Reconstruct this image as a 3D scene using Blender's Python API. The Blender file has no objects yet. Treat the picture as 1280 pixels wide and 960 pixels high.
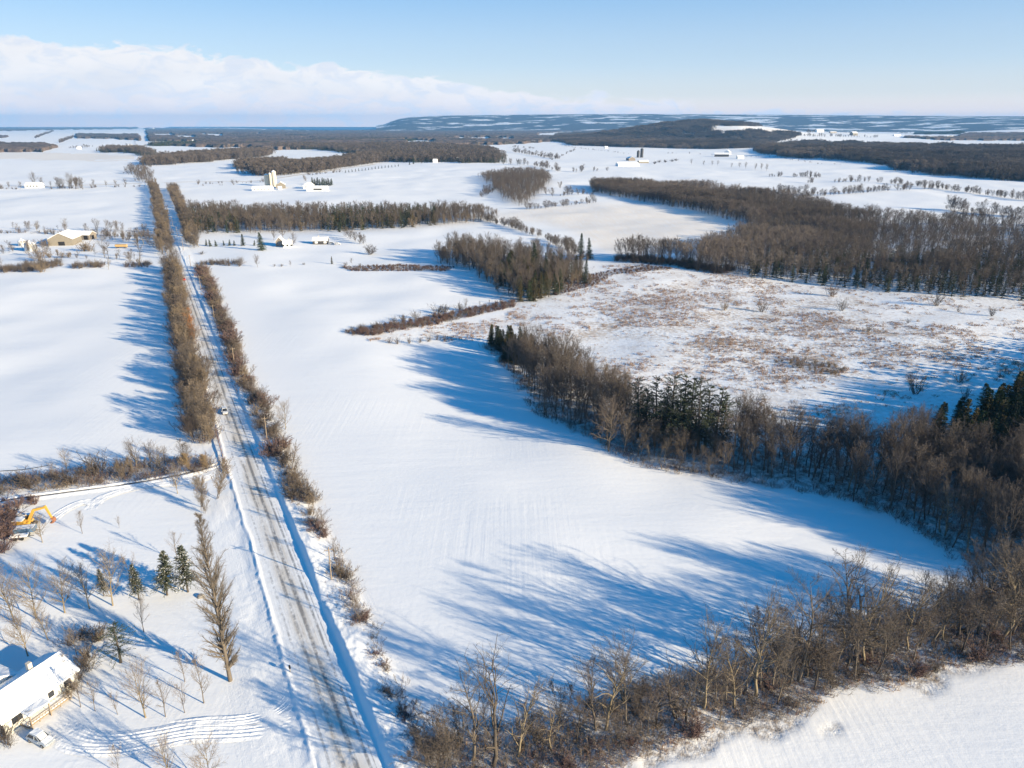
import bpy, math, random
import numpy as np
R = math.radians
rs = np.random.RandomState(7)
random.seed(7)
scene = bpy.context.scene

# ------------------------------------------------------------------ camera
F, CX, CY, HZ, CH = 914.0, 640.0, 480.0, 156.5, 90.0     # photograph calibration: focal length and horizon in its pixels, height in metres
PITCH = math.atan((CY - HZ) / F)
cam_d = bpy.data.cameras.new('camera'); cam = bpy.data.objects.new('camera', cam_d)
scene.collection.objects.link(cam); scene.camera = cam
cam.location = (0, 0, CH); cam.rotation_euler = (R(90) - PITCH, 0, 0)
cam_d.sensor_width = 36; cam_d.lens = 36 * F / 1280; cam_d.clip_start = 1; cam_d.clip_end = 200000

# ------------------------------------------------------------------ light
SUN_EL, SUN_AZ = 16.0, -29.0
sd = bpy.data.lights.new('sun', 'SUN'); so = bpy.data.objects.new('sun', sd); scene.collection.objects.link(so)
sd.energy = 5.0; sd.angle = R(0.6); sd.color = (1.0, 0.83, 0.56)
e, a = R(SUN_EL), R(SUN_AZ)
so.rotation_euler = (math.pi / 2 - e, 0, a + math.pi / 2)
so.location = (300, -200, 300)
scene.view_settings.view_transform = 'Standard'; scene.view_settings.look = 'None'
scene.view_settings.gamma = 1; scene.view_settings.exposure = 1.09
scene.view_settings.use_curve_mapping = False
scene.render.film_transparent = False
cy = scene.cycles
cy.max_bounces = 5; cy.diffuse_bounces = 3; cy.glossy_bounces = 2; cy.transmission_bounces = 2; cy.volume_bounces = 0
cy.transparent_max_bounces = 4
cy.use_denoising = True

def NT(m): return m.node_tree.nodes, m.node_tree.links
def node(nt, t, **k):
    n = nt.nodes.new(t)
    for a_, b_ in k.items():
        if a_.startswith('i_'):
            n.inputs[int(a_[2:]) if a_[2:].isdigit() else a_[2:]].default_value = b_
        else: setattr(n, a_, b_)
    return n
def math_n(nt, op, a_, b_=None, c_=None, clamp=False):
    n = nt.nodes.new('ShaderNodeMath'); n.operation = op; n.use_clamp = clamp
    for i, v in enumerate((a_, b_, c_)):
        if v is None: continue
        if hasattr(v, 'is_output'): nt.links.new(v, n.inputs[i])
        else: n.inputs[i].default_value = v
    return n.outputs[0]
def mixc(nt, f, a_, b_, mode='MIX'):
    n = nt.nodes.new('ShaderNodeMix'); n.data_type = 'RGBA'; n.blend_type = mode
    for i, v in ((0, f), (6, a_), (7, b_)):
        if hasattr(v, 'is_output'): nt.links.new(v, n.inputs[i])
        elif i == 0: n.inputs[i].default_value = v
        else: n.inputs[i].default_value = (v[0], v[1], v[2], 1)
    return n.outputs[2]
def ramp(nt, f, pts, interp='LINEAR'):
    n = nt.nodes.new('ShaderNodeValToRGB'); n.color_ramp.interpolation = interp
    el = n.color_ramp.elements
    while len(el) < len(pts): el.new(0.5)
    for e_, (p_, c_) in zip(el, pts):
        e_.position = p_; e_.color = (c_, c_, c_, 1) if isinstance(c_, (int, float)) else (*c_, 1)
    nt.links.new(f, n.inputs[0]); return n.outputs[0]
def noise(nt, vec, scale, detail=4, rough=0.55, dist=0.0, dim='3D'):
    n = nt.nodes.new('ShaderNodeTexNoise'); n.noise_dimensions = dim
    n.inputs['Scale'].default_value = scale; n.inputs['Detail'].default_value = detail
    n.inputs['Roughness'].default_value = rough; n.inputs['Distortion'].default_value = dist
    if vec is not None: nt.links.new(vec, n.inputs['Vector'])
    return n.outputs[0]
def mapping(nt, vec, scale=(1, 1, 1), rot=(0, 0, 0), loc=(0, 0, 0)):
    n = nt.nodes.new('ShaderNodeMapping'); nt.links.new(vec, n.inputs[0])
    n.inputs[1].default_value = loc; n.inputs[2].default_value = rot; n.inputs[3].default_value = scale
    return n.outputs[0]

# sky: Nishita, unseen zenith tinted extra blue to colour the shadows, with a bank of snow cloud low in the north-west
world = bpy.data.worlds.new('World'); scene.world = world; world.use_nodes = True
wn = world.node_tree; wn.nodes.clear()
sky = node(wn, 'ShaderNodeTexSky', sky_type='NISHITA', sun_disc=False, sun_elevation=e, sun_rotation=R(90 - SUN_AZ), altitude=200,
           air_density=1.0, dust_density=0.3, ozone_density=2.2)
tc = node(wn, 'ShaderNodeTexCoord'); sep = node(wn, 'ShaderNodeSeparateXYZ')
wn.links.new(tc.outputs['Generated'], sep.inputs[0])
X_, Y_, Z_ = sep.outputs
hyp = math_n(wn, 'SQRT', math_n(wn, 'ADD', math_n(wn, 'MULTIPLY', X_, X_), math_n(wn, 'MULTIPLY', Y_, Y_)))
el_ = math_n(wn, 'DIVIDE', Z_, math_n(wn, 'MAXIMUM', hyp, 0.001))            # tan of elevation
az_ = math_n(wn, 'ARCTAN2', X_, Y_)                                          # 0 = north (+Y), + = east
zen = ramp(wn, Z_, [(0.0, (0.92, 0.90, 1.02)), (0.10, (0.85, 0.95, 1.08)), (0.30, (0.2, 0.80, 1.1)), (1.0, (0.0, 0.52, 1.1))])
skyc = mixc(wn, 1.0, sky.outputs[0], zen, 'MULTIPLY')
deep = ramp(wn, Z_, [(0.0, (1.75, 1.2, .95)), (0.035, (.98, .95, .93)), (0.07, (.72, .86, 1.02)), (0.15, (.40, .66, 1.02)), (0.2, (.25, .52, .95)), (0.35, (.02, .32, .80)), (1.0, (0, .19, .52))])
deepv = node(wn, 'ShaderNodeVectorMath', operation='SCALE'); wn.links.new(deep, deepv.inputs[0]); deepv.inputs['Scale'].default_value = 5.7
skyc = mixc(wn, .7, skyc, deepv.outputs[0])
cv = node(wn, 'ShaderNodeCombineXYZ'); wn.links.new(az_, cv.inputs[0]); wn.links.new(el_, cv.inputs[1])
cvec = cv.outputs[0]
n_big = noise(wn, mapping(wn, cvec, (7, 26, 1)), 1.0, 5, 0.55, 0.3)
n_fine = noise(wn, mapping(wn, cvec, (16, 46, 1), loc=(3, 1, 0)), 1.0, 8, 0.6, 0.5)
# top edge of the bank as a function of azimuth
t_ = math_n(wn, 'DIVIDE', math_n(wn, 'ADD', az_, 0.9), 1.8, clamp=True)
edge = ramp(wn, t_, [(0.0, .46), (.186, .45), (.27, .43), (.344, .37), (.39, .34), (.456, .27), (.533, .20), (.615, .13), (.69, .07), (1.0, 0.0)])
edge_t = math_n(wn, 'MULTIPLY', edge, 0.2)
n_puff = noise(wn, mapping(wn, cvec, (26, 60, 1), loc=(9, 4, 0)), 1.0, 7, 0.62, 0.8)
wob = math_n(wn, 'ADD', math_n(wn, 'MULTIPLY', math_n(wn, 'SUBTRACT', n_fine, 0.5), 0.05), math_n(wn, 'MULTIPLY', math_n(wn, 'SUBTRACT', n_puff, 0.5), 0.034))
dd = math_n(wn, 'SUBTRACT', math_n(wn, 'ADD', edge_t, wob), el_)
cl = math_n(wn, 'DIVIDE', dd, 0.007, clamp=True)
cl = math_n(wn, 'SMOOTH_MIN', cl, 1.0, 0.2)
shade = math_n(wn, 'DIVIDE', dd, 0.11, clamp=True)
lo = math_n(wn, 'MULTIPLY', shade, math_n(wn, 'MULTIPLY_ADD', n_big, 4.2, -1.2), clamp=True)
low_ = ramp(wn, el_, [(0.0, 1.0), (0.045, 0.0)])
lo = math_n(wn, 'MAXIMUM', lo, math_n(wn, 'MULTIPLY', low_, shade))
ccol = mixc(wn, lo, (6.5, 6.25, 6.15), (4.3, 4.5, 5.05))
ccol = mixc(wn, math_n(wn, 'MULTIPLY', low_, .8), ccol, (6.6, 5.2, 4.7))
ccol = mixc(wn, math_n(wn, 'MULTIPLY', ramp(wn, n_puff, [(0.48, 0.0), (0.60, 1.0)]), 0.6), ccol, (4.7, 5.1, 5.9))
alpha = math_n(wn, 'MULTIPLY', cl, 0.97)
above = math_n(wn, 'GREATER_THAN', el_, -0.02)
alpha = math_n(wn, 'MULTIPLY', alpha, above)
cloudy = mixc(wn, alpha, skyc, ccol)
# few thin streaks on the right
st_n = noise(wn, mapping(wn, cvec, (9, 190, 1), loc=(5.3, 0, 0)), 1.0, 4, 0.6)
st = math_n(wn, 'MULTIPLY', ramp(wn, st_n, [(0.66, 0.0), (0.76, 1.0)]), ramp(wn, el_, [(0.01, 0.0), (0.04, 0.35), (0.11, 0.35), (0.14, 0.0)]))
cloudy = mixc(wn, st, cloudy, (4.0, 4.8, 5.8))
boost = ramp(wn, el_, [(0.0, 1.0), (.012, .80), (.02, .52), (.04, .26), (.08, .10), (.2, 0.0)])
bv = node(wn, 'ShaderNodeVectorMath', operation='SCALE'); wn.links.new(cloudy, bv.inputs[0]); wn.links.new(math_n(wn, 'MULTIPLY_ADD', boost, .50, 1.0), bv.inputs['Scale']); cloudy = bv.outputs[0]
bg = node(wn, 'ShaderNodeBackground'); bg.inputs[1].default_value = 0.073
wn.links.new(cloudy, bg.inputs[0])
wo = node(wn, 'ShaderNodeOutputWorld'); wn.links.new(bg.outputs[0], wo.inputs[0])

# ------------------------------------------------------------------ numeric helpers
def hash2(ix, iy, seed):
    n = (ix * 374761393 + iy * 668265263 + seed * 974634777) & 0xffffffff
    n = ((n ^ (n >> 13)) * 1274126177) & 0xffffffff
    return ((n ^ (n >> 16)) & 0xffff) / 65535.0
def vnoise(x, y, seed=0):
    x = np.asarray(x, float); y = np.asarray(y, float)
    ix = np.floor(x).astype(np.int64); iy = np.floor(y).astype(np.int64)
    fx = x - ix; fy = y - iy; fx = fx * fx * (3 - 2 * fx); fy = fy * fy * (3 - 2 * fy)
    a0 = hash2(ix, iy, seed); b0 = hash2(ix + 1, iy, seed); c0 = hash2(ix, iy + 1, seed); d0 = hash2(ix + 1, iy + 1, seed)
    return (a0 * (1 - fx) + b0 * fx) * (1 - fy) + (c0 * (1 - fx) + d0 * fx) * fy
def fbm(x, y, seed=0, o=4):
    s, w, t = 0, 1, 0
    for i in range(o):
        s = s + w * vnoise(x * 2 ** i, y * 2 ** i, seed + i); t += w; w *= .5
    return s / t
def sstep(x, a_, b_):
    t = np.clip((x - a_) / (b_ - a_), 0, 1); return t * t * (3 - 2 * t)
SP, CP = math.sin(PITCH), math.cos(PITCH)
def ray(px, py):
    px = np.asarray(px, float); py = np.asarray(py, float)
    u = (px - CX) / F; v = (CY - py) / F
    return u, CP + v * SP, v * CP - SP
def flat(px, py, z=0.0):
    dx, dy, dz = ray(px, py); t = (CH - z) / np.maximum(-dz, 1e-4)
    return dx * t, dy * t
ra = flat(437, 959); rb = flat(176, 200)                      # the road's centre line, dead straight
RD = np.array([rb[0] - ra[0], rb[1] - ra[1]]); RD /= np.hypot(*RD); RN = np.array([RD[1], -RD[0]]); RO = np.array(ra)
def road_st(x, y):
    return (x - RO[0]) * RN[0] + (y - RO[1]) * RN[1], (x - RO[0]) * RD[0] + (y - RO[1]) * RD[1]
def H(x, y):
    x = np.asarray(x, float); y = np.asarray(y, float)
    s, t = road_st(x, y)
    r = np.hypot(x, y)
    near = sstep(np.abs(s), 18, 60) * (1 - sstep(r, 1500, 2500) * .6)
    h = near * (4.4 * (fbm(x / 95 + 3.1, y / 95 + 1.7, 3, 3) - .5) + .5 * (vnoise(x / 22, y / 22, 9) - .5))
    h = h + 9 * sstep(r, 700, 2200) * (fbm(x / 520, y / 520, 21, 2) - .55) * sstep(np.abs(s), 30, 150)
    h = h + 52 * (fbm(x / 330 + 7, y / 330, 63, 3) - .5) * np.clip(np.exp(-((x - 1700) / 900) ** 2 - ((y - 2500) / 900) ** 2) + np.exp(-((x - 1200) / 700) ** 2 - ((y - 4600) / 900) ** 2), 0, 1)
    h = h + 104 * np.exp(-((x - 1230) / 560) ** 2 - ((y - 5000) / 650) ** 2)
    h = h + 62 * np.exp(-((x - 4300) / 700) ** 2 - ((y - 6300) / 800) ** 2)
    h = h + 40 * np.exp(-((x - 2300) / 800) ** 2 - ((y - 5600) / 700) ** 2)
    return h
def G(px, py):
    """ground point under a pixel of the photograph"""
    dx, dy, dz = ray(px, py)
    sh = np.broadcast(dx, dy).shape
    dx = np.broadcast_to(dx, sh).ravel(); dy = np.broadcast_to(dy, sh).ravel(); dz = np.broadcast_to(dz, sh).ravel()
    hyp_ = np.hypot(dx, dy); sl = dz / hyp_
    out = np.full(dx.shape, 40000.0); done = np.zeros(dx.shape, bool); prev = np.full(dx.shape, 40.0); pz = np.full(dx.shape, 50.0)
    for r in np.geomspace(42, 40000, 200):
        x = dx / hyp_ * r; y = dy / hyp_ * r
        gap = CH + sl * r - H(x, y)
        hit = (~done) & (gap <= 0)
        f = pz / np.maximum(pz - gap, 1e-6)
        out[hit] = (prev + (r - prev) * f)[hit]; done |= hit
        prev = np.full(dx.shape, r); pz = gap
        if done.all(): break
    x = dx / hyp_ * out; y = dy / hyp_ * out
    return x.reshape(sh), y.reshape(sh), H(x, y).reshape(sh)
def g3(px, py):
    x, y, z = G(px, py); return float(x), float(y), float(z)
def height_of(bx, by, ty):
    x, y, z = g3(bx, by); _, dy, dz = ray(bx, ty); return float(CH + dz * y / dy - z)
def proj(x, y, z):
    d = np.maximum(y * CP - (z - CH) * SP, 1e-3); v = (y * SP + (z - CH) * CP) / d
    return CX + F * x / d, CY - F * v
def inpoly(x, y, P):
    x = np.asarray(x); y = np.asarray(y); P = np.asarray(P, float)
    r = np.zeros(x.shape, bool); j = len(P) - 1
    for i in range(len(P)):
        xi, yi = P[i]; xj, yj = P[j]
        if yi != yj:
            r ^= ((yi > y) != (yj > y)) & (x < (xj - xi) * (y - yi) / (yj - yi) + xi)
        j = i
    return r
def W(poly):
    """pixel polygon -> world polygon"""
    pts = []
    for i in range(len(poly)):
        p, q = poly[i], poly[(i + 1) % len(poly)]
        for k in range(3): pts.append((p[0] + (q[0] - p[0]) * k / 3, p[1] + (q[1] - p[1]) * k / 3))
    x, y, z = G([p[0] for p in pts], [p[1] for p in pts]); return np.stack([x, y], 1)
def fill(poly, spacing, wpoly=None, rag=0.6):
    P = W(poly) if wpoly is None else np.asarray(wpoly)
    x0, y0 = P.min(0); x1, y1 = P.max(0)
    xs, ys = np.meshgrid(np.arange(x0, x1, spacing), np.arange(y0, y1, spacing))
    xs = xs + (rs.rand(*xs.shape) - .5) * spacing * 1.1; ys = ys + (rs.rand(*ys.shape) - .5) * spacing * 1.1
    wx = xs + (fbm(xs / 14, ys / 14, 5, 2) - .5) * spacing * 4 * rag; wy = ys + (fbm(xs / 14, ys / 14, 15, 2) - .5) * spacing * 4 * rag
    m = inpoly(wx, wy, P); return np.stack([xs[m], ys[m]], 1)
def along(path, step, jit=0.5, wide=0.0):
    x, y, z = G([p[0] for p in path], [p[1] for p in path]); P = np.stack([x, y], 1)
    out = []
    for i in range(len(P) - 1):
        d = P[i + 1] - P[i]; L = np.hypot(*d); n = max(1, int(round(L / step))); nn = np.array([-d[1], d[0]]) / max(L, 1e-6)
        for k in range(n):
            out.append(P[i] + d * (k + (rs.rand() - .5) * jit + .5) / n + nn * (rs.rand() - .5) * wide)
    return np.array(out)

# ------------------------------------------------------------------ mesh helpers
def mesh_np(name, V, faces_flat, per, mats, mi=None, smooth=False):
    me = bpy.data.meshes.new(name); V = np.asarray(V, np.float32)
    me.vertices.add(len(V)); me.vertices.foreach_set('co', V.ravel())
    fl = np.asarray(faces_flat, np.int32).ravel(); nf = len(fl) // per if np.isscalar(per) else len(per)
    me.loops.add(len(fl)); me.loops.foreach_set('vertex_index', fl)
    me.polygons.add(nf)
    if np.isscalar(per): st_ = np.arange(0, nf * per, per, dtype=np.int32)
    else: st_ = np.concatenate([[0], np.cumsum(per)[:-1]]).astype(np.int32)
    me.polygons.foreach_set('loop_start', st_)
    if mi is not None: me.polygons.foreach_set('material_index', np.asarray(mi, np.int32))
    for m in mats: me.materials.append(m)
    me.update(calc_edges=True); me.validate()
    if smooth: me.polygons.foreach_set('use_smooth', np.ones(nf, bool))
    return me
def link(name, me, parent=None, loc=None):
    o = bpy.data.objects.new(name, me); scene.collection.objects.link(o)
    if parent is not None: o.parent = parent
    if loc is not None: o.location = loc
    return o
def tag(o, label=None, cat=None, group=None, kind=None):
    if label: o['label'] = label
    if cat: o['category'] = cat
    if group: o['group'] = group
    if kind: o['kind'] = kind
    return o
def empty(name, loc=(0, 0, 0), rz=0.0):
    o = bpy.data.objects.new(name, None); scene.collection.objects.link(o); o.location = loc; o.rotation_euler = (0, 0, rz)
    o.empty_display_size = 0.5; return o
class MB:
    def __init__(s): s.v = []; s.f = []
    def box(s, c, d, rz=0.0, taper=1.0, rx=0.0, ry=0.0):
        n = len(s.v); ca, sa = math.cos(rz), math.sin(rz)
        for z in (-.5, .5):
            k = taper if z > 0 else 1
            for x, y in ((-.5, -.5), (.5, -.5), (.5, .5), (-.5, .5)):
                X, Y, Z = x * d[0] * k, y * d[1] * k, z * d[2]
                if ry: X, Z = X * math.cos(ry) + Z * math.sin(ry), -X * math.sin(ry) + Z * math.cos(ry)
                if rx: Y, Z = Y * math.cos(rx) - Z * math.sin(rx), Y * math.sin(rx) + Z * math.cos(rx)
                s.v.append((c[0] + X * ca - Y * sa, c[1] + X * sa + Y * ca, c[2] + Z))
        s.f += [tuple(n + i for i in q) for q in ((0, 3, 2, 1), (4, 5, 6, 7), (0, 1, 5, 4), (1, 2, 6, 5), (2, 3, 7, 6), (3, 0, 4, 7))]
        return s
    def cyl(s, p, q, r0, r1=None, n=12):
        r1 = r0 if r1 is None else r1; p = np.array(p, float); q = np.array(q, float); d = q - p; d /= np.linalg.norm(d)
        u = np.cross(d, (0, 0, 1) if abs(d[2]) < .9 else (1, 0, 0)); u /= np.linalg.norm(u); w = np.cross(d, u); b = len(s.v)
        for c, r in ((p, r0), (q, r1)):
            for k in range(n):
                t = 2 * math.pi * k / n; s.v.append(tuple(c + r * (math.cos(t) * u + math.sin(t) * w)))
        for k in range(n): s.f.append((b + k, b + (k + 1) % n, b + n + (k + 1) % n, b + n + k))
        s.f.append(tuple(b + k for k in range(n))[::-1]); s.f.append(tuple(b + n + k for k in range(n))); return s
    def loft(s, secs):
        """closed skin through equal-length rings"""
        b = len(s.v); n = len(secs[0])
        for r in secs: s.v += [tuple(p) for p in r]
        for i in range(len(secs) - 1):
            for k in range(n): s.f.append((b + i * n + k, b + i * n + (k + 1) % n, b + (i + 1) * n + (k + 1) % n, b + (i + 1) * n + k))
        s.f.append(tuple(b + k for k in range(n))[::-1]); s.f.append(tuple(b + (len(secs) - 1) * n + k for k in range(n))); return s
    def build(s, name, mat, parent=None, loc=None, bevel=0, smooth=False, sub=0):
        me = bpy.data.meshes.new(name); me.from_pydata(s.v, [], s.f); me.materials.append(mat); me.update()
        if smooth: me.polygons.foreach_set('use_smooth', [True] * len(me.polygons))
        o = link(name, me, parent, loc)
        if bevel: m = o.modifiers.new('bevel', 'BEVEL'); m.width = bevel; m.segments = 2
        if sub: m = o.modifiers.new('sub', 'SUBSURF'); m.levels = sub; m.render_levels = sub
        return o

# ------------------------------------------------------------------ materials
def new_mat(name):
    m = bpy.data.materials.new(name); m.use_nodes = True; nt = m.node_tree
    return m, nt, nt.nodes['Principled BSDF']
def snow_base(nt, pos, warm=0.0):
    n1 = noise(nt, pos, 0.035, 4); n2 = noise(nt, pos, 1.3, 3)
    c = mixc(nt, n1, (0.86, 0.86, 0.86), (0.90, 0.895, 0.885))
    return mixc(nt, math_n(nt, 'MULTIPLY', n2, 0.25), c, (0.82, 0.83, 0.845))
def bump(nt, h, strength, dist, normal=None):
    b = nt.nodes.new('ShaderNodeBump'); b.inputs['Strength'].default_value = strength; b.inputs['Distance'].default_value = dist
    nt.links.new(h, b.inputs['Height'])
    if normal is not None: nt.links.new(normal, b.inputs['Normal'])
    return b.outputs[0]
def simple(name, col, rough=.7, var=0.15, scale=3.0, metal=0.0, spec=0.3):
    m, nt, b = new_mat(name); g = nt.nodes.new('ShaderNodeNewGeometry'); tcn = nt.nodes.new('ShaderNodeTexCoord')
    n1 = noise(nt, tcn.outputs['Object'], scale, 5, .6)
    c = mixc(nt, n1, tuple(v * (1 - var) for v in col), tuple(min(1, v * (1 + var)) for v in col))
    nt.links.new(c, b.inputs['Base Color']); b.inputs['Roughness'].default_value = rough; b.inputs['Metallic'].default_value = metal
    b.inputs['Specular IOR Level'].default_value = spec
    return m
def snow_mat(name='snow'):
    m, nt, b = new_mat(name); g = nt.nodes.new('ShaderNodeNewGeometry'); pos = g.outputs['Position']
    nt.links.new(snow_base(nt, pos), b.inputs['Base Color']); b.inputs['Roughness'].default_value = .75; b.inputs['Specular IOR Level'].default_value = .15
    h = noise(nt, pos, 1.6, 5, .6); nt.links.new(bump(nt, h, .4, .15, bump(nt, noise(nt, pos, .35, 3, .6), .6, .7)), b.inputs['Normal'])
    return m
M = {}
M['snow'] = snow_mat()
M['bark'] = simple('bark', (.15, .125, .10), .9, .4, 4)
M['bark_dark'] = simple('bark_dark', (.09, .075, .062), .9, .4, 4)
M['bark_yellow'] = simple('bark_yellow', (.24, .195, .13), .9, .3, 3)
def twig_mat(name, cols, rough=.85):
    m, nt, b = new_mat(name); oi = nt.nodes.new('ShaderNodeObjectInfo'); tcn = nt.nodes.new('ShaderNodeTexCoord')
    n1 = noise(nt, tcn.outputs['Object'], .8, 3)
    r_ = math_n(nt, 'FRACT', math_n(nt, 'MULTIPLY', oi.outputs['Random'], 7.31))
    c = ramp(nt, r_, [(i / (len(cols) - 1), c_) for i, c_ in enumerate(cols)])
    c = mixc(nt, math_n(nt, 'MULTIPLY', n1, .5), c, tuple(v * .55 for v in cols[0]))
    nt.links.new(c, b.inputs['Base Color']); b.inputs['Roughness'].default_value = rough; b.inputs['Specular IOR Level'].default_value = .15
    return m
M['twig'] = twig_mat('twigs_grey_brown', [(0.128, 0.106, 0.092), (0.160, 0.131, 0.109), (0.125, 0.110, 0.100), (0.179, 0.150, 0.125), (0.140, 0.107, 0.093)])
M['twig_poplar'] = twig_mat('twigs_grey_tan', [(.20, .17, .14), (.20, .17, .14)])
M['twig_far'] = twig_mat('twigs_sunny_brown', [(0.208, 0.172, 0.150), (0.163, 0.141, 0.127), (0.234, 0.187, 0.154)])
M['twig_pale'] = twig_mat('twigs_pale', [(0.236, 0.200, 0.168), (0.263, 0.216, 0.176), (0.248, 0.208, 0.194)])
M['twig_tan'] = twig_mat('twigs_tan', [(0.222, 0.175, 0.128), (0.257, 0.200, 0.138), (0.197, 0.161, 0.132)])
M['twig_gold'] = twig_mat('twigs_gold', [(0.340, 0.239, 0.131), (0.306, 0.220, 0.134)])
M['twig_rust'] = twig_mat('twigs_rust', [(.38, .17, .06), (.32, .15, .07)])
M['twig_red'] = twig_mat('twigs_red', [(0.183, 0.122, 0.111), (0.156, 0.106, 0.098), (0.202, 0.145, 0.123)])
M['twig_dark'] = twig_mat('twigs_dark', [(0.095, 0.081, 0.072), (0.123, 0.101, 0.087), (0.087, 0.076, 0.072)])
M['weed'] = twig_mat('dry_weeds', [(.34, .20, .12), (.42, .28, .15), (.28, .17, .13), (.38, .24, .16), (.22, .15, .12)])
M['needle'] = twig_mat('needles_green', [(.035, .065, .03), (.06, .085, .03), (.045, .06, .035), (.03, .05, .035)])
M['needle_pine'] = twig_mat('needles_pine', [(.055, .075, .045), (.075, .09, .05), (.06, .07, .045)])
M['needle_brown'] = twig_mat('needles_olive', [(.10, .08, .035), (.085, .085, .035), (.07, .06, .03)])
M['wall_cream'] = simple('cream_siding', (.70, .70, .66), .6, .06, 1)
M['wall_white'] = simple('white_wall', (.78, .78, .76), .6, .08, 1)
M['wall_tan'] = simple('weathered_boards', (.24, .215, .175), .9, .3, 1.5)
M['wall_grey'] = simple('grey_boards', (.22, .19, .16), .9, .3, 1.5)
M['wall_stone'] = simple('concrete', (.55, .50, .42), .9, .15, 1)
M['roof_dark'] = simple('dark_roofing', (.06, .06, .065), .7, .2, 1)
M['dark'] = simple('dark_opening', (.02, .02, .022), .8, .2)
M['glass'] = simple('dark_glass', (.03, .035, .045), .12, .1, spec=.6)
M['trim'] = simple('white_trim', (.8, .8, .78), .5, .05)
M['wood'] = simple('weathered_wood', (.28, .22, .16), .9, .25, 5)
M['yellow'] = simple('yellow_paint', (.58, .33, .06), .5, .2, 2)
M['black'] = simple('black_rubber', (.02, .02, .02), .8, .3)
M['steel'] = simple('grey_steel', (.35, .35, .36), .5, .2, metal=.6)
M['blue_paint'] = simple('faded_blue_paint', (.09, .16, .26), .6, .3, 2)
M['car_silver'] = simple('silver_paint', (.42, .46, .50), .35, .1, 1, metal=.3, spec=.5)
M['car_white'] = simple('white_paint', (.75, .76, .77), .3, .03, 1, spec=.5)
M['car_red'] = simple('red_paint', (.50, .06, .03), .35, .1, 1, spec=.5)
M['rust'] = simple('rusty_steel', (.30, .13, .07), .8, .3, 2)
M['lamp_red'] = simple('red_lens', (.4, .02, .02), .2, .1)
M['lamp_clear'] = simple('clear_lens', (.7, .7, .7), .15, .1)

# ground material: snow with wind crust, faint drill lines, dry weeds, stubble and woodland litter by masks
def ground_mat():
    m, nt, b = new_mat('snow_ground'); g = nt.nodes.new('ShaderNodeNewGeometry'); pos = g.outputs['Position']
    col = snow_base(nt, pos)
    def att(n):
        a_ = nt.nodes.new('ShaderNodeAttribute'); a_.attribute_name = n; return a_.outputs['Fac']
    weeds, stub, lit = att('weeds'), att('stubble'), att('litter')
    n_f = noise(nt, pos, .55, 6, .75); n_m = noise(nt, pos, .06, 4, .6); n_c = noise(nt, pos, .25, 3, .6)
    thr = math_n(nt, 'MULTIPLY_ADD', n_m, .9, .1)
    wf = math_n(nt, 'MULTIPLY', weeds, ramp(nt, math_n(nt, 'MULTIPLY_ADD', n_m, .45, math_n(nt, 'MULTIPLY', n_f, .8)), [(.58, 0.0), (.72, .9)]))
    wc = mixc(nt, n_c, (.34, .22, .13), (.50, .37, .24))
    col = mixc(nt, wf, col, wc)
    sl = noise(nt, mapping(nt, pos, (.5, .035, 1), rot=(0, 0, R(12))), 1.0, 4, .6)
    sf = math_n(nt, 'MULTIPLY', stub, ramp(nt, math_n(nt, 'MULTIPLY_ADD', n_m, .4, math_n(nt, 'MULTIPLY', sl, .75)), [(.42, 0.25), (.62, .48)]))
    col = mixc(nt, sf, col, (.80, .66, .50))
    lf = math_n(nt, 'MULTIPLY', lit, ramp(nt, n_f, [(.42, .08), (.60, .85)]))
    col = mixc(nt, lf, col, (.22, .165, .12))
    nt.links.new(col, b.inputs['Base Color'])
    b.inputs['Roughness'].default_value = .8; b.inputs['Specular IOR Level'].default_value = .12
    lines = noise(nt, mapping(nt, pos, (.9, .02, 1), rot=(0, 0, R(-27))), 1.0, 3, .5)
    drift = noise(nt, mapping(nt, pos, (.05, .22, .1), rot=(0, 0, R(-20))), 1.0, 4, .6)
    fine = noise(nt, pos, .9, 5, .65)
    lmask = ramp(nt, noise(nt, pos, .012, 3, .6), [(.45, 0.0), (.6, 1.0)])
    nb = bump(nt, math_n(nt, 'MULTIPLY', lines, lmask), .9, .08)
    crust = noise(nt, mapping(nt, pos, (.10, .30, .1), rot=(0, 0, R(25))), 1.0, 6, .7, 1.2)
    nb = bump(nt, crust, .16, .3, nb)
    nb = bump(nt, drift, .22, .5, nb)
    nb = bump(nt, fine, .35, .12, nb)
    rough = math_n(nt, 'MULTIPLY', math_n(nt, 'MAXIMUM', weeds, math_n(nt, 'MULTIPLY', lit, .8)), noise(nt, pos, .5, 5, .7))
    nb = bump(nt, rough, .8, .6, nb)
    nt.links.new(nb, b.inputs['Normal'])
    return m
M['ground'] = ground_mat()

# ------------------------------------------------------------------ mask polygons (pixels of the photograph)
MEADOW = [(738, 332), (800, 331), (860, 337), (1000, 357), (1100, 367), (1280, 378), (1700, 400), (1700, 520), (1280, 505), (1190, 545), (1150, 575), (960, 562), (860, 540),
          (760, 500), (700, 462), (640, 424), (570, 428), (480, 431), (435, 416), (520, 405), (600, 402), (650, 385), (700, 372), (735, 352)]
MEADOW_W = W(MEADOW)
BARE = [(840, 360), (1000, 372), (1130, 395), (1150, 440), (1040, 480), (940, 470), (840, 440), (740, 405), (760, 380)]
STUB = [[(650, 262), (790, 253), (880, 266), (915, 280), (880, 300), (820, 318), (760, 318), (735, 300), (690, 280), (600, 268)],
        [(-20, 189), (80, 191), (176, 194), (180, 200), (80, 201), (-20, 198)],
        [(880, 160), (1000, 162), (1000, 167), (880, 167)]]
WOOD_EDGE = [(611, 433), (650, 472), (672, 512), (740, 545), (800, 579), (850, 590), (960, 603), (1050, 619), (1120, 642), (1170, 675), (1212, 702)]
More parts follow.
